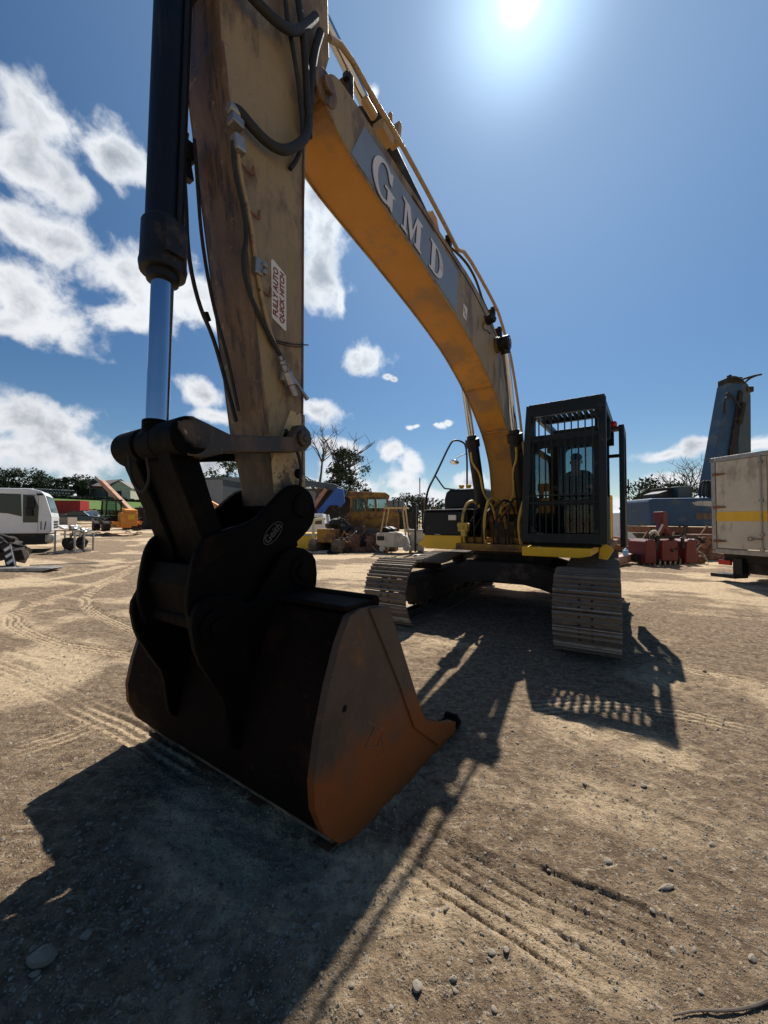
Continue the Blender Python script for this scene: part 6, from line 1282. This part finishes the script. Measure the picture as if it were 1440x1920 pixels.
t = thing('caravan', 'white caravan end seen between the excavator door and the red implement', 'caravan', at(1186, 24), 0); b = MB(); b.prism([(-.9, .4), (-.8, 2.0), (-.3, 2.2), (.5, .9), (.75, .4)], 0, 2.5, lambda a, c, q: (a, q, c)); b.build('body', M['white'], t, bevel=.04)
b = MB(); b.cyl((-.4, .5, .3), (-.4, .8, .3), .3); b.build('wheel', M['rubber'], t)
def beam_(px, d, rz, L_, label, m, dz=.0, tilt=0):
    t = thing('steel_beam', label, 'steel beam', at(px, d, dz), rz, 'scrap beams behind the cab'); b = MB(); b.b2((-L_ / 2, -.12, 0), (L_ / 2, .12, .03)); b.b2((-L_ / 2, -.12, .25), (L_ / 2, .12, .28)); b.b2((-L_ / 2, -.02, .03), (L_ / 2, .02, .25)); o = b.build('beam', m, t); t.rotation_euler = (0, tilt, rz)
pk = mat('faded pink paint', (.42, .24, .19), .7, 0, .2, 3)
beam_(1160, 13.2, R_(38), 2.8, 'faded pink steel beam lying right of the excavator track', pk, .05, R_(-3)); beam_(1178, 15.0, R_(-35), 2.2, 'rusty steel beam lying across the pink beam', M['rust'], .25, R_(8)); beam_(1188, 16.2, R_(-28), 2.6, 'reddish beam behind the two other beams', pk, .45, R_(10))
t = thing('scrap_heap', 'jumbled heap of scrap metal right of the red implement', 'scrap heap', at(1300, 15.8)); b = MB(); g = random.Random(9)
for k in range(40): b.beam((g.uniform(-1.2, 1.2), g.uniform(-.5, .5), g.uniform(.02, .45)), (g.uniform(-1.2, 1.2), g.uniform(-.5, .5), g.uniform(.02, .5)), .05, .03)
b.build('scrap', M['rust'], t)
t = thing('blue_drum', 'small light blue canister standing on the pink steel beam', 'canister', at(1172, 13.3, .33)); b = MB(); b.cyl((0, 0, 0), (0, 0, .2), .09); b.cyl((0, 0, .2), (0, 0, .26), .04); b.build('drum', mat('light blue plastic', (.15, .4, .65), .4), t, bevel=.02)

def oil_engine(px, d, label, seed, m='frame', sz=1.0, nm='machine_part', cat='machinery', grp='dark machinery parts in the back row'):
    g = random.Random(seed); t = thing(nm, label, cat, at(px, d), g.uniform(-.4, .4), grp)
    b = MB(); b.b2((-.6 * sz, -.35, 0), (.6 * sz, .35, .25)); b.b2((-.45 * sz, -.3, .25), (.3 * sz, .3, .9 * sz)); b.cyl((-.2, -.32, .6 * sz), (-.2, -.42, .6 * sz), .22 * sz); b.build('block', M[m], t, bevel=.03)
    for k in range(5):
        b = MB(); p = [(g.uniform(-.5, .5) * sz, -.36, g.uniform(.3, .9) * sz)]
        for j in range(3): p.append((p[-1][0] + g.uniform(-.3, .3), -.40 - .04 * j, p[-1][2] + g.uniform(-.25, .3)))
        b.tube(p, .03, 7, smooth=2); b.build('pipe', M[g.choice(['rust', 'steel', 'rubber'])], t, smooth=True)
    b = MB(); b.beam((.3 * sz, 0, .2), (.55 * sz, .1, 1.3 * sz), .08); b.beam((-.5 * sz, .1, .2), (.2 * sz, .1, 1.2 * sz), .06); b.build('bracket', M['rust'], t)
oil_engine(640, 18.6, 'dark engine block on a stand just left of the bulldozer blade', 1, 'frame', .8)
oil_engine(662, 19.0, 'rusty gearbox with bent pipes before the bulldozer cab', 2, 'rustblade', 1.0)
oil_engine(705, 19.2, 'dark machine frame below the bulldozer windows', 3, 'rustblade', 1.0)
oil_engine(725, 19.6, 'rusty frame hard against the back of the forklift', 4, 'frame', .9)
oil_engine(1210, 15.5, 'oily engine left of the red implement headstock', 5, 'frame', .9)
oil_engine(1262, 15.0, 'dark pump unit behind the red implement right hood', 6, 'rust', .9)
oil_engine(1318, 15.2, 'rusty gearbox lying by the box truck corner', 7, 'rustblade', 1.1)
oil_engine(1290, 14.2, 'low rusty casting right of the red implement', 8, 'rust', .6)
for i, (px, d, n_, lab) in enumerate(((1333, 13.2, 3, 'tyre in the pile beside the box truck'), (150, 39, 4, 'tyre in the pile right of the brown crate'), (655, 24, 3, 'tyre in the pile behind the small dozer'))):
    for k in range(n_):
        t = thing('tyre', ('lowest ', 'second ', 'third ', 'topmost ')[k] + lab, 'tyre', at(px, d, .14 + k * .26), .3 * k, 'loose tyres in the yard'); b = MB(); b.lathe([(-.12, .28), (-.12, .44), (-.08, .5), (.08, .5), (.12, .44), (.12, .28), (.08, .26), (-.08, .26), (-.12, .28)], (0, 0, 0), (0, 0, 1), 20); b.build('tread', M['rubber'], t, smooth=True)
for i, (px, d, h_, lab) in enumerate(((796, 24, 3.0, 'thin grey pole left of the handrail'), (812, 30, 3.3, 'rusty post behind the tool box'), (553, 24, 2.0, 'short post in front of the grey shed'))):
    t = thing('post', lab, 'post', at(px, d)); b = MB(); b.cyl((0, 0, 0), (0, 0, h_), .05); b.build('shaft', M['rust'], t); b = MB(); b.b2((-.1, -.06, h_ - .1), (.1, .06, h_)); b.build('top_cap', M['steel'], t)
